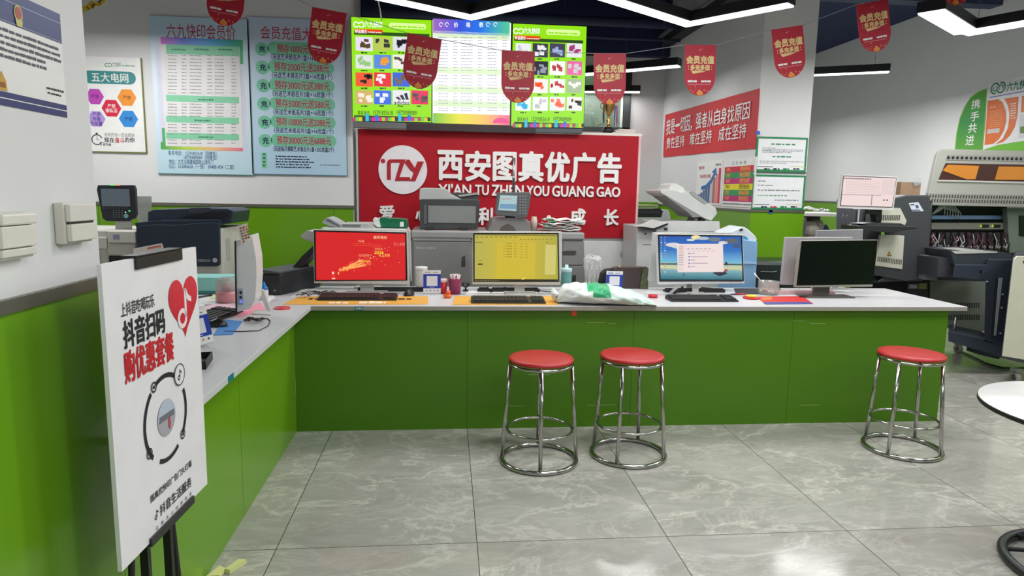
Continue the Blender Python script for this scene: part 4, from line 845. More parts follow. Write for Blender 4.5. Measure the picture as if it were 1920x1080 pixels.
b.build('panel_buttons', pr); b = MB(); b.pxprism([(944, 420), (948, 405), (966, 405), (966, 420)], Yr+.04, .06, C(54, 56, 58, .5)); b.build('panel_arm', pr)
p = at(964, 296, Yr+.2); b = MB().tube([(p.x, Yr+.2, at(963, 364, Yr+.2).z), (p.x, Yr+.2, p.z)], .011, STEEL, 12); b.tube([(p.x, Yr+.2, at(963, 334, Yr+.2).z), (p.x, Yr+.2, at(963, 331, Yr+.2).z)], .015, C(200, 200, 200, .4), 12); b.build('signal_pole', pr)
# things on it
b = MB(); p = at(1001, 436, Yr+.15); tag(MB().lathe([(.024, 0), (.026, .09), (.02, .105), (.022, .115), (.0, .116)], (p.x, Yr+.15, zr), C(214, 204, 188, .5)).build('paper_cup'), 'small cream cup on the grey production printer', 'cup')
PAPW = C(226, 230, 226, .6); PAPG = C(60, 160, 110, .5)
cx = at(1052, 440, Yr+.12).x
for k in range(6):
    b = MB(); M = Matrix.Rotation(R(random.uniform(-20, 20)), 3, 'Z'); c = (cx+random.uniform(-.05, .05), Yr+.15+random.uniform(-.03, .03), zr+.018+k*.017)
    vs = []; n = 8
    for i in range(n+1):
        for j in range(5):
            vs.append(V(c)+M @ V((-.15+.3*i/n, -.1+.05*j, .006*sin(i*1.9+k)+.004*sin(j*2+k*2))))
    fs = [(i*5+j, (i+1)*5+j, (i+1)*5+j+1, i*5+j+1) for i in range(n) for j in range(4)]
    N_ = len(vs); b.add(vs+[v-V((0, 0, .006)) for v in vs], fs+[tuple(reversed([a+N_ for a in f])) for f in fs]+[(i*5, i*5+N_, (i+1)*5+N_, (i+1)*5) for i in range(n)]+[(i*5+4, (i+1)*5+4, (i+1)*5+4+N_, i*5+4+N_) for i in range(n)]+[(j, j+1, j+1+N_, j+N_) for j in range(4)]+[(n*5+j+1, n*5+j, n*5+j+N_, n*5+j+1+N_) for j in range(4)], PAPW, True)
    if k in (2, 4, 5): b.cbox(V(c)+M @ V((-.11, -.101, 0)), (.06, .004, .008), PAPG, M)
    tag(b.build('folded_bag'), ['lowest', 'second lowest', 'third lowest', 'third highest', 'second highest', 'topmost'][k]+' folded white and green paper bag on the production printer', 'bag', 'folded white bags on the grey printer')
# ---- low white desktop printer behind the red monitor
Yl = 5.0; lp_ = px_thing('laser_printer', 'pale grey printer with raised output tray behind the red-screen monitor', 'printer', 670, Yl, 0)
b = MB(); b.pxprism([(602, 432), (602, 427), (760, 430), (765, 440), (765, 560), (603, 560)], Yl, .45, C(196, 200, 196, .45), True); b.build('body', lp_, bevel=.006)
b = MB(); b.pxprism([(636, 428), (640, 420), (688, 420), (698, 424), (706, 430), (706, 432), (640, 430)], Yl+.05, .35, C(186, 190, 186, .45)); b.pxbox(642, 421, 676, 425, Yl+.045, .01, C(120, 124, 122, .5)); b.build('top_lid', lp_)
b = MB(); b.pxprism([(604, 418), (606, 414), (613, 408), (620, 410), (648, 426), (640, 428), (628, 426)], Yl+.06, .28, C(180, 184, 186, .4)); b.pxprism([(610, 412), (616, 411), (640, 425), (636, 425)], Yl+.055, .01, C(100, 104, 106, .5)); b.build('output_tray', lp_)
# green wrapped reams
GZ = at(700, 428, Yl).z+.002
gw = px_thing('paper_ream_pack', 'crumpled green paper ream wrapper on the pale grey printer', 'paper pack', 733, Yl+.1, GZ)
b = MB(); b.pxprism([(706, 429), (706, 420), (713, 409), (720, 408), (728, 410), (740, 410), (752, 411), (762, 412), (764, 430)], Yl+.1, .2, mat('green_wrapper', (16, 110, 74), .3, noise=.2, ns=40, bump=.6)); b.build('wrapper', gw, minz=GZ)
b = MB(); b.pxprism([(699, 412), (702, 408), (707, 411), (710, 408), (714, 426), (708, 427), (702, 420)], Yl+.09, .1, PAPW); b.build('torn_paper', gw, minz=GZ)
b = MB(); b.pxbox(750, 416, 757, 425, Yl+.097, .004, WT); b.build('label', gw)
# ---- grey copier right, with its lid open
Yc = 5.5; gc = px_thing('office_copier', 'light grey copier with raised lid left of the right pier', 'copier', 1290, Yc+.2)
LG = mat('copier_light_grey', (190, 192, 190), .45, noise=.02, ns=3)
b = MB(); b.pxprism([(1194, 600), (1194, 424), (1232, 424), (1232, 416), (1349, 416), (1350, 600)], Yc, .44, LG, True); b.build('body', gc, bevel=.006)
b = MB(); b.pxprism([(1230, 418), (1262, 414), (1349, 415), (1350, 434), (1230, 436)], Yc-.03, .03, C(202, 204, 202, .45)); b.build('front_rail', gc)
b = MB(); b.pxprism([(1200, 424), (1226, 412), (1252, 418), (1226, 428)], Yc-.06, .05, C(206, 208, 204, .5)); b.pxprism([(1198, 425), (1226, 429), (1253, 419), (1253, 421), (1226, 432), (1198, 428)], Yc-.062, .05, C(24, 24, 26, .4)); b.build('control_panel', gc)
b = MB(); b.pxbox(1245, 427, 1252, 432, Yc-.033, .004, C(60, 64, 90, .4)); b.pxbox(1208, 437, 1213, 440, Yc-.003, .004, C(90, 90, 90, .4)); b.pxbox(1205, 458, 1222, 459, Yc-.002, .003, C(130, 130, 128, .4)); b.build('button', gc)
# raised lid: slab tilted up to the left
Yd = Yc+.02
b = MB(); b.pxprism([(1238, 358), (1240, 355), (1266, 356), (1278, 361), (1290, 358), (1342, 390), (1345, 400), (1334, 414), (1322, 410), (1240, 362)], Yd, .42, C(196, 198, 195, .45)); b.build('lid', gc, bevel=.004)
b = MB(); b.pxprism([(1250, 369), (1272, 368), (1286, 376), (1318, 406), (1300, 408), (1290, 398)], Yd+.001, .38, C(128, 130, 128, .5)); b.build('lid_underside', gc)
b = MB(); b.pxprism([(1254, 356), (1258, 346), (1266, 343), (1282, 352), (1284, 359), (1276, 361), (1266, 357)], Yd+.06, .3, C(205, 208, 204, .45)); b.pxprism([(1292, 360), (1300, 359), (1327, 380), (1322, 383), (1302, 370)], Yd-.004, .004, C(150, 152, 150, .5)); b.build('document_feeder', gc)
b = MB()
for x in (1296, 1316): b.pxprism([(x-4, 416), (x, 404), (x+7, 408), (x+5, 416)], Yd+.05, .06, C(50, 50, 52, .5))
b.build('lid_hinge', gc)
# black tray machine beyond it
Yk = 6.3; kt = px_thing('laser_printer', 'grey printer with black output slot beside the red sign', 'printer', 1225, Yk+.2)
b = MB(); b.pxprism([(1190, 560), (1190, 392), (1252, 393), (1256, 398), (1258, 412), (1262, 560)], Yk, .45, C(176, 180, 178, .45), True); b.build('body', kt, bevel=.006)
b = MB(); b.pxprism([(1192, 407), (1192, 392), (1238, 391), (1243, 396), (1240, 407)], Yk-.004, .01, C(26, 27, 30, .4)); b.pxbox(1196, 397, 1236, 398.5, Yk-.007, .004, C(70, 72, 76, .4)); b.build('output_slot', kt)
b = MB(); b.pxbox(1193, 384, 1234, 389, Yk+.05, .3, C(150, 170, 110, .5)); b.pxbox(1196, 386.4, 1232, 387.4, Yk+.046, .006, C(60, 64, 50, .5)); b.build('top_tray', kt)
# ---- blue plastic bin with a cover, right of the third monitor
Yb_ = 5.0; bb = px_thing('storage_bin', 'pale blue plastic bin with a white lid behind the desktop-picture monitor', 'bin', 1403, Yb_+.1)
BLU = mat('pale_blue_plastic', (135, 180, 220), .3, noise=.06, ns=10)
b = MB(); b.pxprism([(1378, 600), (1376, 452), (1382, 447), (1420, 452), (1421, 458), (1417, 600)], Yb_, .3, BLU, True); b.build('body', bb, bevel=.008)
b = MB(); b.pxbox(1377, 492, 1419, 495, Yb_-.008, .01, C(160, 195, 225, .3)); b.build('rim', bb)
b = MB(); b.pxprism([(1362, 438), (1372, 434), (1388, 427), (1394, 425), (1402, 429), (1416, 442), (1420, 449), (1416, 455), (1390, 454)], Yb_+.02, .26, C(214, 224, 230, .35)); b.build('lid', bb, bevel=.006)
b = MB(); b.pxprism([(1386, 431), (1391, 428), (1394, 431), (1389, 434)], Yb_+.015, .004, C(50, 56, 56, .4)); b.pxprism([(1382, 438), (1400, 444), (1404, 450), (1384, 446)], Yb_+.016, .003, C(60, 150, 190, .4)); b.build('lid_label', bb)
# ---- black leather bench below the pier
Yn = 5.3; bnch = px_thing('leather_bench', 'dark green-black leather bench in front of the right pier', 'bench', 1460, Yn+.2)
LEA = mat('black_leather', (34, 44, 42), .3, noise=.15, ns=8, bump=.3)
b = MB(); a_ = at(1412, 490, Yn); c_ = at(1530, 490, Yn); b.box((a_.x, Yn, .08), (c_.x, Yn+.4, a_.z), LEA); b.build('seat', bnch, bevel=.03)
b = MB(); z_ = at(1460, 509, Yn).z; b.tube([(at(1426, 508, Yn).x, Yn-.004, z_), (at(1448, 510, Yn).x, Yn-.006, z_-.004), (at(1456, 508, Yn).x, Yn-.004, z_+.003)], .003, C(150, 158, 150, .3), 6); b.build('seam', bnch)
b = MB(); [b.box((x, y, 0), (x+.04, y+.04, .09), BLACK) for x in (a_.x+.02, c_.x-.06) for y in (Yn+.02, Yn+.34)]; b.build('foot', bnch)
# ================================================================== the large roll machine, right
Ym = 5.35; MD = mat('machine_dark_grey', (60, 62, 66), .45, noise=.04, ns=3); MB2 = mat('machine_blue_grey', (50, 57, 69), .45, noise=.04, ns=3); ML = mat('machine_light_grey', (168, 168, 160), .45, noise=.03, ns=3); CRM = C(196, 196, 180, .45)
lm = px_thing('roll_press_machine', 'huge grey film printing machine with open hood along the right side', 'machine', 1800, Ym+.5)
# control tower
b = MB(); b.pxprism([(1641, 530), (1656, 520), (1660, 396), (1672, 372), (1700, 366), (1742, 366), (1747, 400), (1742, 470), (1732, 527), (1702, 527)], Ym, .5, MD, sh=True); b.build('control_tower', lm, bevel=.01)
b = MB(); b.pxprism([(1652, 440), (1640, 498), (1692, 505), (1696, 442)], Ym-.03, .03, CRM); b.build('cream_door', lm, bevel=.003)
b = MB(); b.pxprism([(1630, 514), (1637, 497), (1692, 505), (1703, 527), (1700, 527)], Ym-.02, .1, MD); b.build('tower_foot', lm)
b = MB(); b.pxprism([(1649, 420), (1655, 390), (1688, 390), (1700, 414), (1696, 424)], Ym-.02, .06, CRM); b.build('cream_shroud', lm)
b = MB()
for k in range(11): b.pxbox(1653+k*3.3, 403, 1654.6+k*3.3, 413, Ym-.0225, .003, C(70, 70, 66, .5))
for k in range(15): b.pxbox(1646+k*3.1, 481+k*.45, 1647.3+k*3.1, 490+k*.45, Ym-.0325, .003, C(70, 70, 64, .5))
b.build('vent_slots', lm)
b = MB(); b.pxprism([(1664, 480), (1668, 471), (1672, 480)], Ym-.034, .003, C(70, 60, 20, .5)); b.pxprism([(1665.6, 478.8), (1668, 473), (1670.4, 478.8)], Ym-.035, .003, C(230, 180, 40, .5)); b.build('warning_label', lm)
b = MB(); b.pxprism([(1704, 381), (1722, 379), (1732, 396), (1710, 396)], Ym-.003, .004, C(205, 212, 222, .4)); b.pxprism([(1708, 393), (1725, 393), (1726, 395), (1709, 395)], Ym-.0045, .003, C(80, 90, 120, .4)); b.pxprism([(1707, 383), (1714, 382.5), (1714.6, 384.5), (1708, 385)], Ym-.0045, .003, C(60, 60, 70, .4)); b.pxprism([(1716, 385), (1721, 384), (1723, 389), (1719, 391)], Ym-.0045, .003, C(60, 80, 130, .4)); b.build('label_plate', lm)
b = MB(); b.pxprism([(1569, 376), (1573, 368), (1576, 372), (1600, 392), (1652, 392), (1652, 530), (1566, 530)], Ym+.1, .3, C(76, 78, 84, .5), sh=True); b.build('rear_cabinet', lm)
b = MB()
for k in range(2): b.pxprism([(1578+k*7, 400), (1583+k*7, 404), (1578+k*7, 408), (1581+k*7, 404)], Ym+.097, .003, C(150, 152, 156, .4))
b.pxbox(1620, 392, 1621.5, 460, Ym+.08, .01, C(24, 24, 26, .4)); b.pxbox(1608, 392, 1610, 440, Ym+.08, .01, C(200, 200, 204, .4)); b.build('cabinet_mark', lm)
# shelf with keyboard
b = MB(); b.pxprism([(1612, 424), (1620, 422), (1716, 425), (1722, 429), (1690, 432), (1680, 437), (1612, 432)], Ym-.28, .26, C(38, 38, 42, .4)); b.build('keyboard_shelf', lm, bevel=.003)
b = MB(); b.pxprism([(1615, 419.5), (1640, 418), (1690, 419), (1700, 424), (1640, 424)], Ym-.27, .16, C(52, 52, 58, .4)); b.build('shelf_keyboard', lm)
b = MB(); p = at(1645, 402, Ym-.1); b.tube([(p.x, Ym-.12, at(1645, 424, Ym-.1).z), (p.x, Ym-.12, at(1645, 380, Ym-.1).z)], .022, C(30, 30, 34, .4), 12); b.pxbox(1634, 393, 1652, 402, Ym-.16, .08, C(26, 26, 30, .4)); b.pxprism([(1640, 400), (1652, 400), (1652, 412), (1644, 416)], Ym-.15, .07, C(22, 22, 26, .4)); b.build('monitor_bracket', lm)
# hood
b = MB(); hd = [(1735, 379), (1742, 352), (1757, 282), (1764, 279), (2100, 287), (2100, 392), (1736, 385)]
b.prism([at(x, y, Ym+.1) for x, y in hd], (.52, .72, 0), ML); b.build('hood', lm, bevel=.012)
b = MB(); b.pxprism([(1760, 338), (1774, 306), (2100, 312), (2100, 346)], Ym+.092, .01, C(62, 24, 14, .35)); b.build('hood_window', lm)
AMB = mat('amber_acrylic', (206, 130, 30), .25, noise=.15, ns=3)
b = MB(); b.pxprism([(1768, 320), (1778, 309), (1836, 311), (1829, 336), (1812, 336)], Ym+.086, .008, AMB); b.pxprism([(1873, 312), (2100, 316), (2100, 340), (1900, 337), (1866, 337)], Ym+.086, .008, AMB); b.build('amber_pane', lm)
b = MB(); b.pxprism([(1758, 340), (1760, 337), (2100, 345), (2100, 349)], Ym+.088, .008, C(192, 192, 186, .4)); b.build('window_sill', lm)
b = MB(); b.pxprism([(1774, 300), (1777, 290), (2100, 296), (2100, 306)], Ym+.095, .008, C(150, 152, 146, .4))
for k in range(17): 
    p = at(1779+k*6.3*1.35, 295.5+k*.16, Ym+.09); b.prism([(p.x+.013*cos(pi*q_/6), Ym+.092, p.z+.013*sin(pi*q_/6)) for q_ in range(12)], (0, .004, 0), C(34, 36, 34, .5))
b.build('hole_strip', lm)
b = MB(); b.pxprism([(1736, 384), (1740, 362), (2100, 370), (2100, 392)], Ym+.085, .02, C(150, 150, 144, .45)); b.build('vent_strip', lm)
b = MB()
for k in range(44):
    for j in range(2): b.pxprism([(1743+k*5.2-j*2, 370+j*8.5+k*.1), (1744.6+k*5.2-j*2, 364.5+j*8.5+k*.1), (1746.4+k*5.2-j*2, 364.5+j*8.5+k*.1), (1745+k*5.2-j*2, 370+j*8.5+k*.1)], Ym+.081, .005, C(66, 66, 62, .5))
b.build('hood_vents', lm)
b = MB(); b.tube([at(1746, 376, Ym+.05), at(1744, 445, Ym+.05)], .008, C(20, 20, 22, .3), 10); b.build('gas_strut', lm)
# inside of the machine
b = MB(); b.pxprism([(1742, 385), (1888, 387), (1893, 480), (1742, 480)], Ym+.55, .1, C(84, 100, 90, .6)); b.build('inner_panel', lm)
b = MB(); b.pxprism([(1745, 404), (1885, 404), (1885, 411), (1745, 411)], Ym+.3, .05, C(130, 165, 215, .4)); b.build('blue_rail', lm)
b = MB(); b.pxprism([(1744, 418), (1886, 418), (1886, 430), (1744, 430)], Ym+.25, .08, C(136, 134, 126, .45)); b.build('grey_rail', lm)
b = MB()
for x in (1842, 1864): b.pxbox(x, 421, x+12, 427, Ym+.246, .005, C(26, 24, 24, .4))
for x in (1838, 1860): b.pxbox(x, 422, x+3, 426, Ym+.246, .005, E(170, 220, 60, .8))
b.build('switch', lm)
b = MB()
for k in range(7): a = at(1748+k*2, 402-k, Ym+.25); c = at(1772+k*5, 392+k*1.4, Ym+.28); b.tube([a, (a+c)/2+V((0, 0, .05+k*.006)), c, c+V((0, 0, -.05))], .004, C(205, 210, 200, .4), 6)
b.build('hose_bundle', lm)
b = MB(); b.pxprism([(1736, 476), (2100, 470), (2100, 540), (1736, 532)], Ym+.36, .1, C(44, 46, 50, .6)); b.build('chassis', lm)
b = MB(); b.pxprism([(1742, 434), (1888, 434), (1893, 480), (1738, 480)], Ym+.34, .02, C(30, 28, 32, .6))
b.build('print_head_bay', lm)
rr = random.Random(5)
for k in range(11):
    b = MB(); x = 1745+k*13.4; b.pxprism([(x+2, 436), (x+9, 436), (x+11, 470), (x+1, 470)], Ym+.2, .1, C(*rr.choice(((40, 36, 42), (52, 50, 56), (60, 40, 48))), .4))
    for j in range(5):
        p0 = at(x+rr.uniform(-2, 12), rr.uniform(436, 452), Ym+.19); p1 = at(x+rr.uniform(-4, 12), rr.uniform(455, 472), Ym+.16); b.tube([p0, (p0+p1)/2+V((rr.uniform(-.02, .02), -.02, 0)), p1], .0032, rr.choice((C(190, 192, 190, .4), C(120, 60, 80, .4), C(24, 24, 26, .4), C(24, 24, 26, .4))), 5)
    p = at(x+6, 463, Ym+.17); b.cbox(p, (.022, .02, .022), C(180, 182, 180, .3), Matrix.Rotation(.6, 3, 'Y')); b.build('print_head', lm)
# right inner wall and small screen
b = MB(); b.pxprism([(1888, 390), (2100, 394), (2100, 478), (1893, 474)], Ym+.2, .05, C(110, 120, 112, .5)); b.build('right_bay_wall', lm)
b = MB(); b.pxprism([(1912, 404), (1990, 406), (1990, 446), (1912, 442)], Ym+.19, .01, C(16, 20, 24, .3)); b.build('bay_window', lm)
# drier table in front
Yt = Ym-.35
b = MB(); b.pxprism([(1782, 470), (1870, 470), (1898, 476), (1896, 488), (1870, 489), (1852, 498), (1790, 496)], Yt+.05, .45, C(56, 62, 68, .4)); b.build('drier_table', lm)
TT = MB(); p0 = at(1784, 470, Yt+.3)
TT.pxprism([(1784, 470.5), (1842, 469.4), (1870, 472), (1870, 474), (1792, 476)], Yt+.045, .3, C(184, 186, 180, .35)); TT.build('table_sheet', lm)
b = MB(); b.pxprism([(1737, 479), (1760, 480), (1758, 526), (1734, 525)], Ym-.08, .5, C(120, 124, 126, .45)); b.build('lower_left_block', lm, bevel=.004)
b = MB(); b.pxprism([(1760, 484), (1784, 482), (1786, 520), (1758, 519)], Yt+.1, .3, C(58, 60, 66, .5)); b.build('dark_cover', lm)
b = MB(); b.pxprism([(1790, 496), (1850, 497), (1852, 486), (1898, 487), (1892, 530), (1850, 527), (1786, 520)], Yt, .25, MB2, sh=True); b.build('cross_beam', lm, bevel=.004)
b = MB(); b.pxprism([(1848, 526), (1893, 528), (1882, 652), (1845, 640)], Yt, .25, MB2, sh=True); b.build('stand_leg', lm, bevel=.004)
b = MB(); b.pxprism([(1866, 522), (1880, 521), (1868, 629), (1858, 628)], Yt-.004, .005, C(40, 44, 48, .4)); b.pxprism([(1873, 521), (1880, 521), (1868, 629), (1864, 629)], Yt-.007, .005, C(140, 148, 152, .35)); b.build('glass_slot', lm)
b = MB(); b.pxprism([(1778, 622), (1845, 636), (1882, 650), (1880, 672), (1845, 660), (1778, 640)], Yt, .3, MB2, sh=True); b.pxprism([(1848, 652), (1878, 655), (1874, 674), (1846, 668)], Yt+.02, .2, C(44, 48, 56, .5)); b.build('base_beam', lm, bevel=.004)
b = MB()
for q_ in ((1880, 552), (1878, 577), (1876, 625), (1851, 528), (1844, 622)): p = at(q_[0], q_[1], Yt-.003); b.cbox(p, (.012, .006, .012), C(170, 174, 176, .3))
b.pxbox(1837, 507, 1841, 512, Yt-.004, .005, C(20, 22, 24, .4)); b.build('bolt', lm)
b = MB(); b.pxprism([(1744, 528), (1906, 531), (1900, 640), (1846, 622), (1744, 612)], Ym+.25, .3, C(126, 128, 124, .5))
for k in range(17): b.pxbox(1766+k*4.3, 568, 1767.8+k*4.3, 577, Ym+.246, .005, C(60, 62, 60, .5)); b.pxbox(1766+k*4.3, 590, 1767.8+k*4.3, 600, Ym+.246, .005, C(60, 62, 60, .5))
b.build('lower_cabinet', lm)
def caster(par, x, y, Y, r=.045, s=1):
    c = at(x, y, Y); c.z = r
    MB().tube([c+V((-.014, 0, 0)), c+V((.014, 0, 0))], r, C(150, 150, 140, .5), 20).tube([c+V((-.018, 0, 0)), c+V((.018, 0, 0))], r*.45, C(60, 64, 60, .4), 12).build('caster', par)
    MB().box((c.x-.03, Y-.03, r*1.9), (c.x+.03, Y+.03, r*2.5), STEEL).box((c.x+.018, Y-.02, r), (c.x+.022, Y+.02, r*2), STEEL).build('caster_fork', par)
caster(lm, 1797, 648, 5.75)
b = MB(); p = at(1790, 608, Yt+.1); b.tube([(p.x, Yt+.1, p.z-.09), (p.x, Yt+.1, p.z+.06)], .010, STEEL, 10); b.build('levelling_bolt', lm)
b = MB(); b.pxprism([(1702, 527), (1740, 527), (1740, 600), (1702, 600)], Ym+.2, .2, C(52, 54, 56, .6)).pxprism([(1632, 512), (1702, 524), (1744, 524), (1744, 612), (1632, 612)], Ym+.26, .3, C(24, 25, 28, .6), True); b.pxbox(1706, 533, 1720, 541, Ym+.18, .04, C(160, 162, 164, .4)); b.pxbox(1724, 531, 1738, 542, Ym+.18, .04, C(150, 150, 90, .5)); b.build('motor_block', lm)
b = MB(); q0 = [atz(1800, 658, .01), atz(1830, 672, .01), atz(1850, 682, .01), atz(1880, 690, .01), atz(1925, 690, .01)]; tag(b.tube(q0, .008, BLACK, 8).build('power_cable'), 'black power cable lying on the floor under the large machine', 'cable')
# computer screen of the machine
ms = px_thing('computer_monitor', 'monitor with a pale table window mounted on the large machine', 'monitor', 1628, Ym-.2, at(1628, 400, Ym-.2).z); Ys = Ym-.2
b = MB(); b.pxprism([(1573, 390), (1580, 327.5), (1683, 331.5), (1675, 394)], Ys, .03, C(210, 208, 208, .4)); b.build('case', ms)
b = MB(); b.pxprism([(1575.5, 386), (1581.5, 329), (1681.5, 333), (1673.5, 389)], Ys-.003, .003, C(30, 30, 32, .4)); b.build('bezel', ms)
b = MB(); b.pxprism([(1577, 385), (1582.5, 330.5), (1680.5, 334.3), (1672.5, 388)], Ys-.005, .003, E(238, 216, 214, 1))
SG = E(110, 104, 110, 1); SL = E(205, 180, 180, 1)
for k in range(16): b.pxbox(1583+k*3.2, 333+k*.12, 1585.2+k*3.2, 335.4+k*.12, Ys-.0065, .002, SG)
for k in range(8): b.pxbox(1586, 340+k*3, 1650, 340.6+k*3, Ys-.0065, .002, SL)
b.pxbox(1580, 365, 1652, 366, Ys-.0065, .002, E(130, 120, 124, 1)); b.pxbox(1634, 366, 1635, 385, Ys-.0065, .002, E(100, 90, 94, 1))
for x in (1656, 1662): b.pxbox(x, 374, x+2.6, 376.6, Ys-.0065, .002, E(40, 36, 44, 1))
b.pxbox(1652, 336, 1678, 366, Ys-.0062, .001, E(228, 208, 206, 1)); b.build('screen', ms)
# cardboard box on the tower
zc = at(1720, 366, Ym).z+.002; b = MB(); ca = at(1688, 360, Ym+.1); cc = at(1727, 342, Ym+.1); b.box((ca.x, Ym+.1, zc), (cc.x, Ym+.3, cc.z), mat('cardboard', (150, 122, 96), .8, noise=.08, ns=14)); b.T = Matrix.Identity(4)
tb = px_thing('cardboard_box', 'brown cardboard box on top of the machine control tower', 'box', 1707, Ym+.15, zc); b.build('carton', tb)
b = MB(); b.pxprism([(1712, 342), (1716, 335), (1726, 334), (1727, 345), (1716, 350)], Ym+.085, .012, glass('clear_plastic', (235, 238, 238), .1, .2)); b.build('plastic_wrap', tb)
# cream cabinet at the right edge
Yq = 4.62; cq = px_thing('cream_cabinet', 'cream cabinet with dark frame on casters at the right edge', 'cabinet', 1930, Yq+.2)
b = MB(); b.pxprism([(1877, 672), (1898, 486), (1904, 476), (2040, 478), (2040, 708)], Yq, .3, C(66, 70, 78, .45), sh=True); b.build('frame', cq, bevel=.004)
b = MB(); b.pxprism([(1881, 668), (1902, 486), (1908, 480), (2036, 482), (2036, 694)], Yq-.012, .014, C(206, 204, 186, .45)); b.build('front_panel', cq, bevel=.003)
b = MB(); b.pxprism([(1919, 490), (1926, 486), (1930, 494), (1920, 494)], Yq-.016, .006, BLACK); b.build('latch', cq)
caster(cq, 1906, 695, 4.75, .05)
# desk with papers between pier and machine
Yj = 6.6; dj = px_thing('work_desk', 'white cluttered desk between the right pier and the machine', 'desk', 1540, Yj+.3)
zj = at(1535, 400, Yj).z; xa = at(1508, 400, Yj).x; xb = at(1568, 400, Yj).x
MB().box((xa, Yj, zj-.03), (xb+.2, Yj+.7, zj), C(214, 212, 208, .4)).build('desktop', dj)
MB().box((xa+.02, Yj+.6, 0), (xb+.18, Yj+.64, zj-.03), C(70, 70, 66, .6)).build('back_board', dj)
MB().box((xa+.01, Yj+.02, 0), (xa+.04, Yj+.6, zj-.03), C(90, 90, 90, .6)).build('side_board', dj)
for k, (x, y, s_, c_) in enumerate(((1520, 430, .2, (190, 184, 172)), (1535, 425, .16, (170, 165, 155)), (1522, 455, .22, (180, 175, 165)), (1548, 432, .14, (60, 80, 110)), (1545, 448, .12, (40, 38, 40)))):
    p = at(x, y, Yj+.2); b = MB(); b.lathe([(s_*.2, 0), (s_*.5, .03), (s_*.55, s_*.5), (s_*.35, s_*.8), (s_*.05, s_*.85)], (p.x, Yj+.25+k*.01, max(.02, p.z-s_*.4)), mat('bundle_%d' % k, c_, .8, noise=.25, ns=25, bump=.6), 16)
    b.build('stored_bundle', dj)
b = MB(); r = random.Random(8)
for k in range(14):
    p = at(1512+k*3, 396-r.uniform(0, 3)-max(0, 6-k*.6), Yj+.12); p.z = max(p.z, zj+.012); b.cbox(p, (.05, .05, .012), r.choice((PAPW, C(200, 205, 205, .5), C(120, 124, 120, .5))), Matrix.Rotation(r.uniform(-.5, .5), 3, 'Y') @ Matrix.Rotation(r.uniform(0, 3), 3, 'Z'))
tag(b.build('scrap_heap'), 'small heap of white scraps on the desk beside the pier', 'scraps', kind='stuff')
# ================================================================== on the counters
def cthing(name, lab, cat, x, y, Z=CT, rz=0, group=None):
    p = atz(x, y, Z); return thing(name, lab, cat, (p.x, p.y, Z), rz, group)
SILV = C(196, 196, 192, .35); KEY = C(30, 30, 32, .5)
def monitor(lab, fr, Ys, base, casec, scr, neck=CT, chin=None, basec=SILV):
    """fr: pixel corners TL,TR,BR,BL of the case; scr: function drawing the picture; base: pixel box of the foot"""
    p = at((fr[0][0]+fr[1][0])/2, 500, Ys); t = thing('computer_monitor', lab, 'monitor', (p.x, Ys, CT), 0, 'monitors along the front counter')
    MB().pxprism(fr, Ys, .035, casec).build('case', t, bevel=.002)
    if scr: scr(t, Ys)
    bx0, by0, bx1, by1 = base; c = atz((bx0+bx1)/2, by1, CT); w_ = (at(bx1, by1, Ys).x-at(bx0, by1, Ys).x)/2; zb = at(600, (fr[2][1]+fr[3][1])/2, Ys).z
    MB().box((c.x-w_, Ys-.08, CT), (c.x+w_, Ys+.058, CT+.008), basec).build('foot', t, bevel=.002)
    MB().box((c.x-w_*.33, Ys+.038, CT+.008), (c.x+w_*.33, Ys+.055, zb+.12), basec).build('neck', t)
    return t
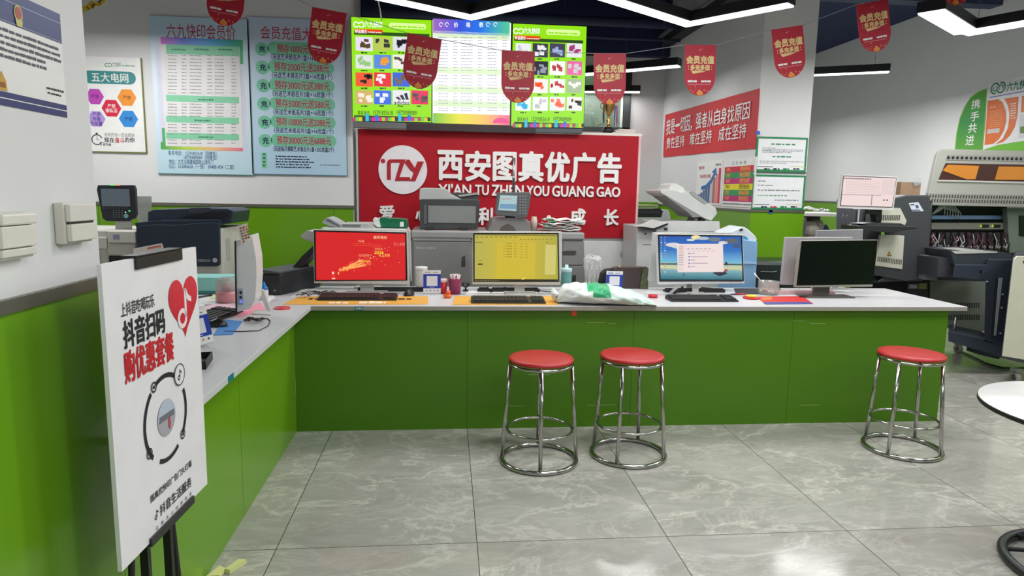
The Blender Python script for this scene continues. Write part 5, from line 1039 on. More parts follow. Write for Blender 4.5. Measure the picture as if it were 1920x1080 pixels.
# 1 red picture
def scr1(t, Y):
    b = MB(); b.pxprism([(588.5, 431.5), (762, 436), (764, 526), (590, 527)], Y-.004, .004, C(24, 12, 12, .3)); b.build('bezel', t)
    b = MB(); b.pxprism([(592, 434.5), (759.5, 438.5), (760.5, 524.5), (593, 525)], Y-.006, .002, E(214, 24, 30, 1)); p = at(592, 525, Y); b.T = Matrix.Translation((p.x, Y-.0065, p.z)); w_ = at(760, 525, Y).x-p.x; h = at(592, 436, Y).z-p.z
    r = random.Random(11); G1 = E(255, 210, 110, 1); G2 = E(255, 120, 60, 1)
    for k in range(150):
        t_ = abs(r.gauss(0, .4)); sp = .03+.22*t_; x = .26+.72*t_; y = .2+.5*t_+r.gauss(0, sp*.6)
        if .05 < x < .99 and .03 < y < .97: s_ = r.uniform(.001, .0032)*(1.3-t_*.5); b.poly([(x*w_-s_*1.6, y*h), (x*w_, y*h-s_), (x*w_+s_*1.8, y*h+s_*.6), (x*w_, y*h+s_)], r.choice((G1, G2, E(255, 80, 60, 1), E(255, 240, 200, 1))), 1)
    for k in range(7): b.poly([(.26*w_, .2*h), (.27*w_, .19*h), ((.5+k*.012)*w_, (.44-.022*k)*h), ((.5+k*.012)*w_-.002, (.455-.022*k)*h)], G1 if k % 2 else G2, 1)
    b.disc(.195*w_, .155*h, .007, E(255, 225, 190, 1), 2, .009); b.disc(.195*w_, .08*h, .011, E(235, 40, 40, 1), 2, .010); b.disc(.2*w_, .035*h, .012, E(255, 210, 170, 1), 2, .004); b.disc(.255*w_, .15*h, .004, G1, 2, .008)
    for s_, x, y, ww, hh_, c_ in (('新年快乐', .65, .88, .15, .07, E(255, 200, 150, 1)), ('2026', .66, .645, .09, .05, E(240, 150, 100, 1)), ('2026', .66, .565, .1, .06, E(255, 230, 60, 1)), ('马上发财', .7, .505, .13, .065, E(255, 170, 90, 1)), ('马年吉祥', .48, .5, .12, .06, E(240, 150, 110, 1)), ('马年吉祥', .49, .385, .12, .055, E(255, 180, 60, 1)), ('马上发财', .5, .325, .12, .05, E(245, 120, 70, 1)), ('元旦快乐', .6, .71, .14, .06, E(225, 70, 50, 1)), ('马上发财', .87, .74, .13, .07, E(230, 120, 110, 1)), ('19:25', .48, .81, .065, .04, E(255, 190, 140, 1))):
        b.text(s_, x*w_, y*h, (x+ww)*w_, (y+hh_)*h, c_, 3, .015)
    b.dashes(.41*w_, .775*h, .62*w_, .002, G2, 3, .012); b.dashes(.43*w_, .74*h, .6*w_, .002, G2, 3, .012)
    b.build('screen', t)
M1 = monitor('left monitor with bright red fireworks new-year picture', [(587, 430.5), (764, 435), (766, 533), (589, 531)], 4.4, (650, 543, 727, 547), C(214, 212, 206, .4), scr1)
def flat(t, Y, fr_, ins, colr, extra=None):
    b = MB(); b.pxprism(fr_, Y-.004, .004, C(18, 18, 18, .3)); b.build('bezel', t)
    b = MB(); b.pxprism(ins, Y-.006, .002, colr)
    if extra: extra(b)
    b.build('screen', t)
def scr2(t, Y):
    YM = ramp_mat('screen_yellow_gradient', [(0, (178, 170, 84)), (.35, (196, 180, 54)), (.6, (200, 178, 52)), (1, (166, 164, 60))], 0, 1.6, .5, e=1.0)
    def ex(b):
        D = E(96, 92, 40, 1); Lh = E(206, 196, 110, 1); l = lambda x0, y0, x1, y1, m_: b.pxbox(x0, y0, x1, y1, Y-.0075, .001, m_)
        l(890, 440, 1045, 442, E(130, 126, 60, 1)); l(1022, 459, 1042, 515, Lh); l(931, 455, 1003, 521, E(205, 182, 50, 1)); l(889, 523.5, 1046, 527, E(22, 24, 12, 1))
        for k in range(9): l(892+k*9, 444, 897+k*9, 445, D); l(975+k*7, 448, 978+k*7, 449, D)
        for k in range(6): l(949, 456+k*5, 960, 457+k*5, D); l(964, 456+k*5, 968, 457+k*5, D); l(944, 456+k*5, 946, 457+k*5, D); l(976, 457+k*5, 979, 457.8+k*5, D); l(985, 457+k*5, 989, 457.8+k*5, D)
        l(896, 494, 905, 497, E(70, 66, 30, 1)); l(898, 488, 903, 489, D); l(1024, 454, 1028, 455, D); l(890, 454, 905, 455, D)
        for k in range(10): l(892+k*4.6, 525, 893.5+k*4.6, 526.5, E(140, 140, 130, 1))
        b.pxprism([(978, 525), (981, 521), (985, 520), (982, 524)], Y-.0078, .001, E(255, 215, 90, 1))
    flat(t, Y, [(887.5, 437), (1047.5, 437), (1049, 528.5), (888, 528.5)], [(890, 439.5), (1045, 439.5), (1046.5, 527), (890, 527)], YM, ex)
M2 = monitor('middle monitor showing a yellow tinted document window', [(886, 435.5), (1049, 435.5), (1051, 534), (886, 533)], 4.38, (945, 545, 1003, 549), C(196, 194, 182, .45), scr2)
def scr3(t, Y):
    SKY = ramp_mat('screen_sky_gradient', [(0, (20, 60, 90)), (.12, (40, 110, 125)), (.3, (120, 170, 180)), (.36, (210, 205, 150)), (.5, (110, 180, 215)), (.75, (40, 110, 190)), (1, (24, 90, 180))], 2, 3.15, -.28, e=1.0, wob=.16)
    def ex(b):
        l = lambda x0, y0, x1, y1, m_, o=.0075: b.pxbox(x0, y0, x1, y1, Y-o, .001, m_); CW = E(215, 215, 215, 1); CY = E(245, 225, 160, 1)
        l(1238, 494, 1392, 497, E(70, 90, 80, 1))
        for cx, cy, rx, ry, m_ in ((1262, 459, 14, 4, CW), (1270, 463, 10, 3, E(190, 205, 215, 1)), (1305, 445, 9, 4, CY), (1318, 447, 12, 3, E(180, 190, 200, 1)), (1340, 449, 12, 4, E(110, 120, 130, 1)), (1372, 452, 14, 5, E(90, 100, 110, 1)), (1356, 455, 9, 3, CW), (1382, 461, 9, 4, E(60, 90, 130, 1)), (1295, 450, 8, 2, CW)):
            b.pxprism([(cx+rx*cos(2*pi*k/16), cy+ry*sin(2*pi*k/16)) for k in range(16)], Y-.0072, .001, m_)
        b.pxprism([(1358, 497), (1361, 490), (1363, 492), (1366, 497)], Y-.0078, .001, E(60, 40, 50, 1)); b.pxprism([(1336, 512), (1345, 508), (1358, 508), (1364, 513), (1350, 518)], Y-.0078, .001, E(40, 40, 60, 1)); b.pxprism([(1281, 517), (1282, 511), (1283.5, 517)], Y-.0078, .001, E(20, 30, 40, 1)); l(1359, 505, 1364, 509, E(170, 50, 60, 1), .0079)
        b.pxprism([(1269, 457.5), (1355.5, 457), (1357, 510), (1271, 510.5)], Y-.0085, .001, E(238, 220, 218, 1)); D = E(150, 140, 150, 1)
        l(1271, 460, 1283, 508, E(228, 212, 212, 1), .009)
        for k in range(9): l(1273, 462+k*4.2, 1281, 463+k*4.2, E(190, 150, 120, 1) if k < 4 else D, .0093)
        for k in range(5): l(1291, 474+k*6.2, 1293.5, 476.5+k*6.2, E(90, 110, 190, 1), .0093); l(1295, 474.5+k*6.2, 1303+(k % 2)*24, 475.6+k*6.2, D, .0093)
        for k in range(6): l(1288+k*8, 466, 1293+k*8, 467, D, .0093); l(1290+k*9, 470, 1294+k*9, 470.8, E(200, 150, 140, 1), .0093)
        for i in range(2):
            for k in range(14): l(1239+i*7, 444+k*5, 1241+i*7, 446+k*5, r3.choice((E(230, 230, 235, 1), E(80, 180, 230, 1), E(230, 120, 80, 1), E(120, 200, 120, 1))))
        l(1238, 524, 1393, 527.5, E(24, 34, 44, 1))
    r3 = random.Random(4)
    flat(t, Y, [(1233.5, 440), (1391.5, 441.5), (1395, 527), (1236.5, 528)], [(1236.5, 443), (1389, 443.5), (1392.5, 525.5), (1239, 526.5)], SKY, ex)
M3 = monitor('right-centre monitor showing a seaside desktop picture', [(1231.5, 438), (1392.5, 440), (1396, 531), (1234.5, 533.5)], 4.38, (1285, 546, 1318, 549), C(216, 216, 216, .4), scr3)
def scr4(t, Y):
    b = MB(); b.pxprism([(1503.5, 452), (1646, 450.5), (1637, 533), (1494, 535)], Y-.004, .004, C(12, 14, 18, .12)); b.build('screen', t)
M4 = monitor('switched-off black monitor near the right counter end', [(1502, 452), (1647.5, 450), (1636, 537.5), (1492, 539)], 4.3, (1516, 556, 1606, 560), C(150, 146, 136, .4), scr4, basec=C(84, 80, 76, .35))
# staff-side monitors seen from behind
def back_monitor(lab, fr, Y, col, base=None, foot=True):
    p = at((fr[0][0]+fr[1][0])/2, 500, Y); t = thing('computer_monitor', lab, 'monitor', (p.x, Y, CT), 0, 'staff monitors seen from behind')
    MB().pxprism(fr, Y, .03, col).build('back_shell', t, bevel=.003)
    MB().pxprism([(x+(fr[0][0]+fr[1][0]-2*x)*.015, y+(fr[0][1]+fr[2][1]-2*y)*.03) for x, y in fr], Y+.031, .003, BLACK).build('screen', t)
    c = p.x; MB().box((c-.02, Y+.04, CT), (c+.02, Y+.055, at(600, fr[2][1]-30, Y).z), SILV).box((c-.02, Y+.034, at(600, fr[2][1]-40, Y).z), (c+.02, Y+.055, at(600, fr[2][1]-20, Y).z), SILV).build('neck', t); MB().box((c-.09, Y+.005, CT), (c+.09, Y+.1, CT+.007), SILV).build('foot', t)
    return t
WSH = C(206, 206, 203, .4)
back_monitor('white staff monitor directly behind the red fireworks monitor', [(608, 429), (769, 432), (772, 527), (610, 526)], 4.58, WSH)
back_monitor('white staff monitor directly behind the yellow document monitor', [(898, 434), (1054, 434.5), (1053, 526), (898, 525)], 4.56, WSH)
back_monitor('white staff monitor showing left of the seaside-picture monitor', [(1225, 436), (1372, 436), (1368, 528), (1216, 527)], 4.58, C(198, 202, 198, .4))
back_monitor('grey staff monitor left of the switched-off black monitor', [(1474, 445), (1600, 445), (1592, 534), (1465, 534)], 4.5, C(172, 170, 172, .4))
back_monitor('highest grey staff monitor rising behind the switched-off black one', [(1533, 432), (1619, 430), (1614, 520), (1529, 521)], 4.62, C(150, 148, 154, .4))
# keyboards
def keyboard(lab, c, w_, d, rz, col=KEY, grp='black keyboards', kc=None, z=CT):
    t = thing('keyboard', lab, 'keyboard', (c[0], c[1], z), rz, grp)
    MB().prism([(-w_/2, -d/2, 0), (-w_/2, -d/2, .010), (-w_/2, d/2, .024), (-w_/2, d/2, 0)], (w_, 0, 0), col).build('base', t, local=True, bevel=.002)
    b = MB(); n = 18; kc = kc or C(44, 44, 46, .45); s_ = (w_-.02)/n
    for j in range(5):
        y = -d/2+.012+j*(d-.02)/5; zz = .012+.0135*(y+d/2)/d*1.0; i = 0
        while i < n:
            wd = 5 if (j == 0 and i == 3) else 1
            if not (i == 14): b.box((-w_/2+.01+i*s_+.001, y, zz), (-w_/2+.01+(i+wd)*s_-.001, y+(d-.02)/5-.002, zz+.007), kc)
            i += wd
    o = b.build('keys', t, local=True); o['kind'] = 'stuff'; return t
keyboard('black keyboard on the orange mat in front of the red screen', (-.535, 4.13), .47, .135, R(1), z=CT+.003)
keyboard('black keyboard on the orange mat in front of the yellow screen', (.375, 4.03), .45, .135, R(-1), z=CT+.003)
keyboard('slim black keyboard in front of the seaside-picture monitor', (1.63, 4.12), .44, .13, R(0))
keyboard('black staff keyboard behind the foot of the red-screen monitor', (-.36, 4.495), .44, .085, R(180))
keyboard('black staff keyboard behind the foot of the yellow-screen monitor', (.42, 4.495), .42, .085, R(180))
keyboard('black staff keyboard behind the foot of the seaside-picture monitor', (1.72, 4.495), .42, .085, R(180))
keyboard('pink staff keyboard behind the switched-off monitor', (2.46, 4.425), .46, .10, R(181), C(206, 170, 174, .5), None, C(226, 196, 200, .5))
kl = atz(408, 590, CT); keyboard('black keyboard turned sideways on the left counter', (-1.20, 3.5), .42, .15, R(80))
# mats
def mat_(nm, lab, pts, colr, cat='mat', extra=None, th=.0025, grp=None, z=CT):
    b = MB(); q = [atz(x, y, z) for x, y in pts]; c = sum(q, V((0, 0, 0)))/len(q); t = thing(nm, lab, cat, (c.x, c.y, z), 0, grp); b.prism([(p.x, p.y, z+.0002) for p in q], (0, 0, th), colr)
    b.build('sheet', t)
    if extra: extra(t, z+th)
    return t
OM = mat('orange_mat', (226, 168, 66), .5, noise=.08, ns=10)
def ex1(t, z):
    b = MB(); r = random.Random(2); W2 = C(245, 235, 215, .5); 
    def ft_(s_, x0, x1, y0, y1, m_):
        a = atz(x0, y1, z); c = atz(x1, y0, z); b.T = Matrix.Translation((a.x, a.y, z)) @ Matrix.Rotation(R(-90), 4, 'X'); b.T = Matrix.Translation((a.x, a.y, z+.0003)) @ Matrix(((1, 0, 0, 0), (0, 0, 1, 0), (0, -1, 0, 0), (0, 0, 0, 1))).inverted() if False else Matrix.Translation((a.x, a.y, z+.0002)) @ Matrix(((1, 0, 0, 0), (0, 0, 1, 0), (0, -1, 0, 0), (0, 0, 0, 1)))
        b.dashes(0, 0, c.x-a.x, abs(c.y-a.y), m_, 1, .02, .3)
    ft_('', 615, 655, 566, 569, W2); ft_('', 672, 725, 565, 569, W2); ft_('', 577, 600, 559, 562, C(60, 40, 20, .5)); ft_('', 746, 772, 559, 562, C(60, 40, 20, .5)); b.build('print', t)
mat_('desk_mat', 'left orange desk mat in front of the red-screen monitor', [(531, 571.5), (803, 571), (803, 556), (560, 557)], OM, extra=ex1, grp='orange desk mats')
mat_('desk_mat', 'right orange desk mat in front of the yellow-screen monitor', [(849, 572), (1046, 572), (1042, 556), (852, 556)], OM, grp='orange desk mats')
def ex3(t, z):
    b = MB(); q = [atz(x, y, z) for x, y in ((1436, 570.5), (1524, 569.5), (1516, 566), (1430, 566.5))]; b.prism([(p.x, p.y, z) for p in q], (0, 0, .0006), C(70, 80, 150, .5)); q = [atz(x, y, z) for x, y in ((1428, 562), (1446, 562), (1448, 557.5), (1430, 557.5))]; b.prism([(p.x, p.y, z) for p in q], (0, 0, .0006), C(235, 120, 50, .5)); b.build('print', t)
mat_('desk_mat', 'red and blue desk mat left of the switched-off monitor', [(1436, 571), (1525, 570), (1505, 556), (1418, 557)], C(206, 48, 44, .5), extra=ex3)
mat_('mouse_pad', 'black mouse pad behind the clear pot', [(1380, 552), (1472, 551), (1462, 541), (1376, 541)], C(40, 40, 44, .7), 'mouse pad')
mat_('paper_sheet', 'white paper sheet left of the red-screen monitor', [(545, 557), (600, 556), (610, 545), (562, 545)], WT, 'paper', th=.0012, grp='loose white sheets')
mat_('paper_sheet', 'white sheet behind the yellow-screen monitor keyboard', [(872, 553), (1008, 554), (1006, 546), (878, 546)], WT, 'paper', th=.0012, grp='loose white sheets')
# mice
def mouse(lab, x, y, rz, grp='black computer mice'):
    p = atz(x, y, CT); t = thing('computer_mouse', lab, 'mouse', (p.x, p.y, CT+.0028 if False else CT), rz, grp); b = MB(); vs = []; n = 12; m_ = 20
    for i in range(n+1):
        a = pi/2*i/n
        for k in range(m_): u = 2*pi*k/m_; vs.append((.032*cos(a)*cos(u), .056*cos(a)*sin(u), .003+.036*sin(a)*(1-.15*sin(u))))
    fs = [(i*m_+k, i*m_+(k+1) % m_, (i+1)*m_+(k+1) % m_, (i+1)*m_+k) for i in range(n) for k in range(m_)]; b.add(vs, fs+[list(range(m_))[::-1]], C(30, 30, 33, .3), True); b.build('shell', t, local=True)
    MB().cbox((0, .03, .033), (.006, .014, .008), C(70, 70, 74, .4)).build('wheel', t, local=True); return t
mouse('black mouse right of the red-screen monitor', 767, 554, R(-15)); mouse('black mouse beside the blue pad on the left counter', 405, 612, R(80))
# payment stands
def pay_stand(lab, x, y, rz, h=.14, w_=.105):
    t = cthing('payment_stand', lab, 'sign stand', x, y, CT, rz, 'blue payment stands'); hw = w_/2
    MB().box((-hw, -.004, 0), (hw, 0, h), WT).box((-hw, -.004, 0), (hw, .04, .003), glass('clear_stand', (230, 232, 235), .05, .5)).build('plate', t, local=True)
    b = MB(); b.T = Matrix.Translation((0, -.0045, 0)); b.q(-hw, h*.24, hw, h*.84, C(24, 60, 170, .35), 1); b.q(-hw*.62, h*.34, hw*.62, h*.76, C(226, 228, 232, .4), 2)
    b.dashes(-hw*.8, h*.9, -hw*.2, .005, C(40, 80, 180, .5), 1, .006); b.dashes(hw*.1, h*.9, hw*.7, .005, GRY, 1, .006); b.dashes(-hw*.3, h*.28, hw*.3, .003, WT, 2, .005)
    for k, c_ in enumerate(((220, 90, 90), (70, 120, 200), (220, 120, 60), (60, 60, 160))): b.disc(-hw*.6+k*hw*.42, h*.15, .0045, C(*c_, .4), 1, n=12)
    b.build('print', t, local=True); return t
pay_stand('blue payment stand between the red and yellow screens', 810, 551, R(4), .155, .113)
pay_stand('blue payment stand behind the plastic shopping bag', 1151, 548, R(-4), .145, .112)
pay_stand('tilted blue payment stand on the left counter behind the white board', 378, 652, R(30), .15, .10); _p = bpy.data.objects['payment_stand.002']; _p.rotation_euler.y = R(-10); _p.location.z += .010
# tumbler, cup, pencil cup, duck, webcam
b = cthing('tumbler', 'white tumbler beside the blue payment stand near the red screen', 'tumbler', 790, 545, CT); MB().lathe([(.036, 0), (.038, .01), (.041, .15), (.042, .158), (.038, .162), (.0, .163)], (0, 0, 0), C(216, 216, 212, .4), 32).lathe([(.0425, .140), (.0425, .1425)], (0, 0, 0), C(160, 160, 158, .4), 32).build('cup_body', b, local=True)
b = cthing('paper_cup', 'small red printed cup right of the blue payment stand', 'cup', 831, 550, CT); MB().lathe([(.022, 0), (.027, .075), (.0, .076)], (0, 0, 0), C(206, 40, 50, .4), 24).build('cup_body', b, local=True); MB().lathe([(.028, .075), (.029, .09), (.024, .096), (0, .096)], (0, 0, 0), C(236, 200, 204, .4), 24).build('lid', b, local=True)
b = cthing('pen_cup', 'translucent plum pen cup with crumpled wrap inside', 'cup', 853, 551, CT); MB().lathe([(.036, 0), (.042, .1), (.043, .102), (.040, .102), (.034, .004), (0, .004)], (0, 0, 0), glass('plum_plastic', (180, 70, 120), .15, .65), 32).build('cup_body', b, local=True)
m_ = MB(); r = random.Random(6)
for k in range(7): a = k*.9; m_.tube([(0, 0, .02), (.012*cos(a), .012*sin(a), .07), (.03*cos(a), .025*sin(a), .11+.02*r.random()), (.012*cos(a+.7), .012*sin(a+.7), .13)], [.006, .009, .008, .003], r.choice((C(240, 220, 222, .4), C(230, 160, 160, .4), C(245, 240, 238, .4))), 7)
m_.build('crumpled_wrap', b, local=True)
b = cthing('rubber_duck', 'small orange duck figurine on the counter edge', 'duck', 839, 559, CT); OD = C(240, 110, 40, .35)
def blob(cx, cy, cz, rx, ry, rz_, mt, m_):
    vs = []; n = 10; q = 16
    for i in range(n+1):
        a = -pi/2+pi*i/n
        for k in range(q): u = 2*pi*k/q; vs.append((cx+rx*cos(a)*cos(u), cy+ry*cos(a)*sin(u), cz+rz_*sin(a)))
    return m_.add(vs, [(i*q+k, i*q+(k+1) % q, (i+1)*q+(k+1) % q, (i+1)*q+k) for i in range(n) for k in range(q)], mt, True)
m_ = MB(); blob(0, 0, .014, .028, .02, .0145, OD, m_); blob(.006, -.002, .037, .014, .013, .014, OD, m_); m_.build('body', b, local=True)
m_ = MB(); blob(-.010, -.006, .035, .008, .006, .003, C(220, 50, 30, .4), m_); m_.build('beak', b, local=True)
b = cthing('webcam', 'small black webcam left of the yellow-screen monitor', 'webcam', 873, 546, CT); m_ = MB(); m_.box((-.018, -.015, 0), (.018, .015, .01), BLACK); m_.tube([(0, 0, .01), (0, 0, .03)], .006, BLACK); m_.build('foot', b, local=True); m_ = MB(); blob(0, 0, .045, .028, .018, .02, BLACK, m_); m_.build('camera_body', b, local=True); MB().tube([(-.005, -.015, .045), (-.005, -.024, .045)], .010, C(90, 90, 96, .2), 16).build('lens', b, local=True)
# teal bottle
b = cthing('water_bottle', 'translucent teal water bottle right of the yellow screen', 'bottle', 1061, 549, CT); TB_ = glass('teal_plastic', (120, 175, 175), .12, .72); MB().lathe([(.03, 0), (.036, .01), (.037, .125), (.034, .14), (.03, .145)], (0, 0, 0), TB_, 32).build('bottle_body', b, local=True); MB().lathe([(.037, .142), (.038, .16), (.034, .168), (.012, .17), (.012, .19), (.0, .191)], (0, 0, 0), C(170, 205, 208, .35), 28).build('cap', b, local=True)
# wire vase with crumpled bag, on the staff side
b = cthing('wire_basket', 'white wire waste basket with flower pattern and plastic liner', 'basket', 1110, 530, CT); WW = C(222, 222, 218, .4); m_ = MB(); 
for k in range(10):
    a = 2*pi*k/10; m_.tube([(.05*cos(a), .05*sin(a), 0), (.06*cos(a+.1), .06*sin(a+.1), .09), (.064*cos(a), .064*sin(a), .16)], .0022, WW, 6)
    for j in range(6): a2 = 2*pi*j/6; m_.tube([(.062*cos(a), .062*sin(a), .115), (.062*cos(a+.22*cos(a2)), .062*sin(a+.22*cos(a2)), .115+.022*sin(a2))], .0016, WW, 5)
m_.tube([(.064*cos(2*pi*k/24), .064*sin(2*pi*k/24), .16) for k in range(24)], .003, WW, 6, True); m_.lathe([(.05, 0), (.05, .004), (0, .004)], (0, 0, 0), WW, 24); m_.build('wire_body', b, local=True)
m_ = MB(); r = random.Random(9); vs = []; q = 20
for i in range(7):
    for k in range(q): a = 2*pi*k/q; rr_ = (.046, .055, .058, .062, .07, .05, .02)[i]*(1+r.uniform(-.14, .14)*(i > 2)); vs.append((rr_*cos(a), rr_*sin(a), (.006, .05, .1, .15, .18, .2, .195)[i]+r.uniform(-.012, .012)*(i > 2)))
m_.add(vs, [(i*q+k, i*q+(k+1) % q, (i+1)*q+(k+1) % q, (i+1)*q+k) for i in range(6) for k in range(q)], glass('thin_liner', (240, 242, 240), .2, .35)); m_.build('liner', b, local=True)
# chair back and brown bag on the staff side
Yv = 4.8; oc = px_thing('office_chair', 'black office chair back behind the counter, centre right', 'chair', 1150, Yv+.2); m_ = MB(); m_.pxprism([(1122, 600), (1123, 530), (1127, 512), (1135, 505), (1150, 503), (1190, 504), (1205, 510), (1208, 530), (1208, 600)], Yv, .05, C(34, 35, 40, .6)); m_.build('backrest', oc, bevel=.012)
c_ = oc.location; MB().box((c_.x-.22, Yv-.0, .42), (c_.x+.2, Yv+.36, .49), C(30, 31, 36, .7)).build('seat', oc, bevel=.02); MB().tube([(c_.x, Yv+.2, .06), (c_.x, Yv+.2, .42)], .025, BLACK).build('gas_column', oc)
for k in range(5): a = 2*pi*k/5+.3; MB().tube([(c_.x, Yv+.2, .09), (c_.x+.21*cos(a), Yv+.2+.21*sin(a), .05)], .018, BLACK).tube([(c_.x+.21*cos(a)-.012, Yv+.2+.21*sin(a), .026), (c_.x+.21*cos(a)+.012, Yv+.2+.21*sin(a), .026)], .026, BLACK, 14).build('leg', oc)
Yu = 4.66; bg = px_thing('document_bag', 'dark brown bag with gold studs and a patterned roll, standing on the counter', 'bag', 1185, Yu, CT); m_ = MB(); m_.pxprism([(1151, 548), (1150, 503), (1158, 501), (1214, 501), (1216, 505), (1215, 550)], Yu-.03, .06, C(66, 54, 52, .5)); m_.build('bag_body', bg, bevel=.004, minz=CT)
m_ = MB(); m_.pxprism([(1200, 540), (1206, 505), (1216, 503), (1214, 545), (1206, 546)], Yu-.045, .012, mat('patterned_strap', (88, 96, 66), .5, noise=.5, ns=60)); m_.build('patterned_strap', bg, minz=CT)
for x in (1161, 1196): p = at(x, 500, Yu); m_ = MB(); blob(p.x, Yu-.01, p.z, .008, .008, .008, GOLD, m_); m_.build('stud', bg)
# the big white plastic bag
pb = atz(1135, 572, CT); sb_ = thing('plastic_bag', 'large white plastic shopping bag with green print on the counter edge', 'bag', (.97, 4.0, CT), 0)
def bagf():
    m_ = MB(); vs = []; nx = 40; q = 28; prof = [(.0, .25), (.06, .85), (.2, 1), (.4, 1), (.6, .92), (.75, .72), (.88, .45), (.97, .2), (1, .04)]
    r = random.Random(12)
    def pr(s_):
        for (a, c), (d, e) in zip(prof, prof[1:]):
            if s_ <= d: return c+(e-c)*(s_-a)/(d-a)
        return .04
    for i in range(nx+1):
        s_ = i/nx; h = pr(s_)*.056*(1.12-.1*s_); dw = .055+.095*min(1, s_*4)*max(.3, min(1, (1.05-s_)*3)); x = -.30+.60*s_; dy = -.05*max(0, s_-.5)
        for k in range(q):
            a = 2*pi*k/q; wr = .0035*sin(a*5+s_*17)+.003*sin(a*9-s_*31+1)+.003*sin(s_*55+a*3)
            z = h+h*sin(a)*(1 if sin(a) > 0 else .98)+wr*(1 if sin(a) > -.5 else .0)
            vs.append((x, dy+(dw+wr*2)*cos(a), max(.0008, z)))
    fs = [(i*q+k, (i+1)*q+k, (i+1)*q+(k+1) % q, i*q+(k+1) % q) for i in range(nx) for k in range(q)]
    return m_, vs, fs, nx, q
m_, vs, fs, nx, q = bagf(); BAGW = mat('white_film_plastic', (226, 232, 230), .32, noise=.03, ns=12); BAGT = mat('mint_film_plastic', (205, 228, 218), .32, noise=.05, ns=12); GRF = mat('green_film_print', (40, 170, 110), .3, noise=.08, ns=20)
fw = []; fg = []; fm = []
for f in fs:
    i = f[0]//q; k = f[0] % q; a = k/q
    (fg if (12 <= i <= 20 and 3 <= k <= 13 and (k < 12 or i > 13)) or (14 <= i <= 25 and k in (20, 19)) else fm if (i > 20 and 2 <= k <= 14) else fw).append(f)
n0 = len(vs); m_.add(vs, fw, BAGW, True); 
for ff, mt in ((fg, GRF), (fm, BAGT)):
    mi = m_.m(mt)
    for f in ff: m_.f.append(list(f)); m_.mi.append(mi); m_.sm.append(True)
m_.f.append(list(range(q))); m_.mi.append(0); m_.sm.append(True); m_.build('bag_film', sb_, local=True)
m_ = MB()
for k in range(3): m_.tube([(-.29, -.03+.03*k, .05), (-.325, -.04+.03*k, .065+.01*k), (-.315, -.02+.03*k, .03), (-.29, -.02+.03*k, .02)], [.014, .010, .012, .008], BAGW, 8)
m_.build('knotted_handle', sb_, local=True); sb_.rotation_euler.z = R(-6)
# tape rolls, phone, stand, dispenser, clear pot
b = cthing('tape_roll', 'small red printed tape roll at the tip of the plastic bag', 'tape', 1224, 558, CT); MB().lathe([(.012, 0), (.03, 0), (.031, .02), (.012, .02)], (0, 0, 0), C(190, 36, 46, .4), 28).build('roll', b, local=True)
b = cthing('phone_stand', 'silver slanted phone stand under the seaside-picture monitor', 'stand', 1262, 551, CT, R(-20)); MB().prism([(-.03, 0, 0), (-.01, 0, 0), (.045, 0, .055), (.03, 0, .06)], (0, .07, 0), C(186, 188, 190, .3)).build('stand_body', b, local=True); MB().prism([(-.0, -.012, .004), (.012, -.012, .0), (.07, -.012, .05), (.06, -.012, .058)], (0, .01, 0), C(40, 34, 36, .3)).build('cradle', b, local=True)
b = cthing('hole_punch', 'black stapler-like punch beside the monitor foot', 'office tool', 1330, 546, CT); MB().prism([(-.05, 0, 0), (.05, 0, 0), (.05, 0, .012), (.02, 0, .02), (-.05, 0, .026)], (0, .03, 0), C(26, 26, 28, .4)).build('tool_body', b, local=True)
b = cthing('tape_dispenser', 'red tape dispenser with yellow roll beside the red and blue mat', 'tape dispenser', 1408, 560, CT); MB().lathe([(0, 0), (.05, 0), (.052, .006), (.05, .012), (0, .012)], (0, 0, 0), C(196, 34, 36, .4), 32).build('dispenser_base', b, local=True); MB().lathe([(.012, .0125), (.034, .0125), (.034, .024), (.012, .024)], (0, 0, 0), C(236, 206, 60, .4), 28).build('yellow_roll', b, local=True)
b = cthing('marker_pen', 'dark blue and red pen left of the tape dispenser', 'pen', 1385, 553, CT, R(8)); MB().tube([(-.03, 0, .006), (.05, 0, .006)], .006, C(170, 30, 40, .4), 10).tube([(-.06, 0, .006), (-.03, 0, .006)], .0045, C(30, 30, 60, .4), 10).build('pen_body', b, local=True)
b = cthing('clear_pot', 'clear plastic pot with a white spoon and red sweets', 'pot', 1440, 552, CT); MB().lathe([(.06, 0), (.068, .004), (.07, .09), (.071, .092), (.067, .092), (.064, .005), (0, .005)], (0, 0, 0), glass('clear_pot_plastic', (238, 238, 236), .08, .2), 40).build('pot_body', b, local=True)
m_ = MB(); r = random.Random(4)
for k in range(16): a = r.random()*6.3; rr_ = .05*r.random()**.5; blob(rr_*cos(a), rr_*sin(a), .017+.012*r.random(), .010, .008, .007, r.choice((C(190, 50, 60, .4), C(225, 170, 170, .4), C(235, 232, 228, .4))), m_)
m_.build('sweets', b, local=True)['kind'] = 'stuff'
MB().tube([(.02, .02, .03), (-.07, .03, .115), (-.085, .03, .13), (-.095, .03, .145)], [.003, .003, .007, .003], C(236, 236, 232, .3), 10).build('spoon', b, local=True)
b = cthing('usb_drive', 'small black gadget with blue light at the foot of the switched-off monitor', 'gadget', 1507, 558, CT); MB().box((-.03, -.01, 0), (.03, .01, .012), C(24, 24, 26, .4)).build('gadget_body', b, local=True, bevel=.003)
b = cthing('wooden_block', 'small brown crumpled wrapper left of the plastic bag', 'wrapper', 1046, 557, CT); m_ = MB(); blob(0, 0, .016, .03, .022, .016, mat('brown_wrapper', (80, 50, 44), .5, noise=.4, ns=40, bump=.6), m_); m_.build('wrapper_body', b, local=True)
b.name = 'crumpled_wrapper'
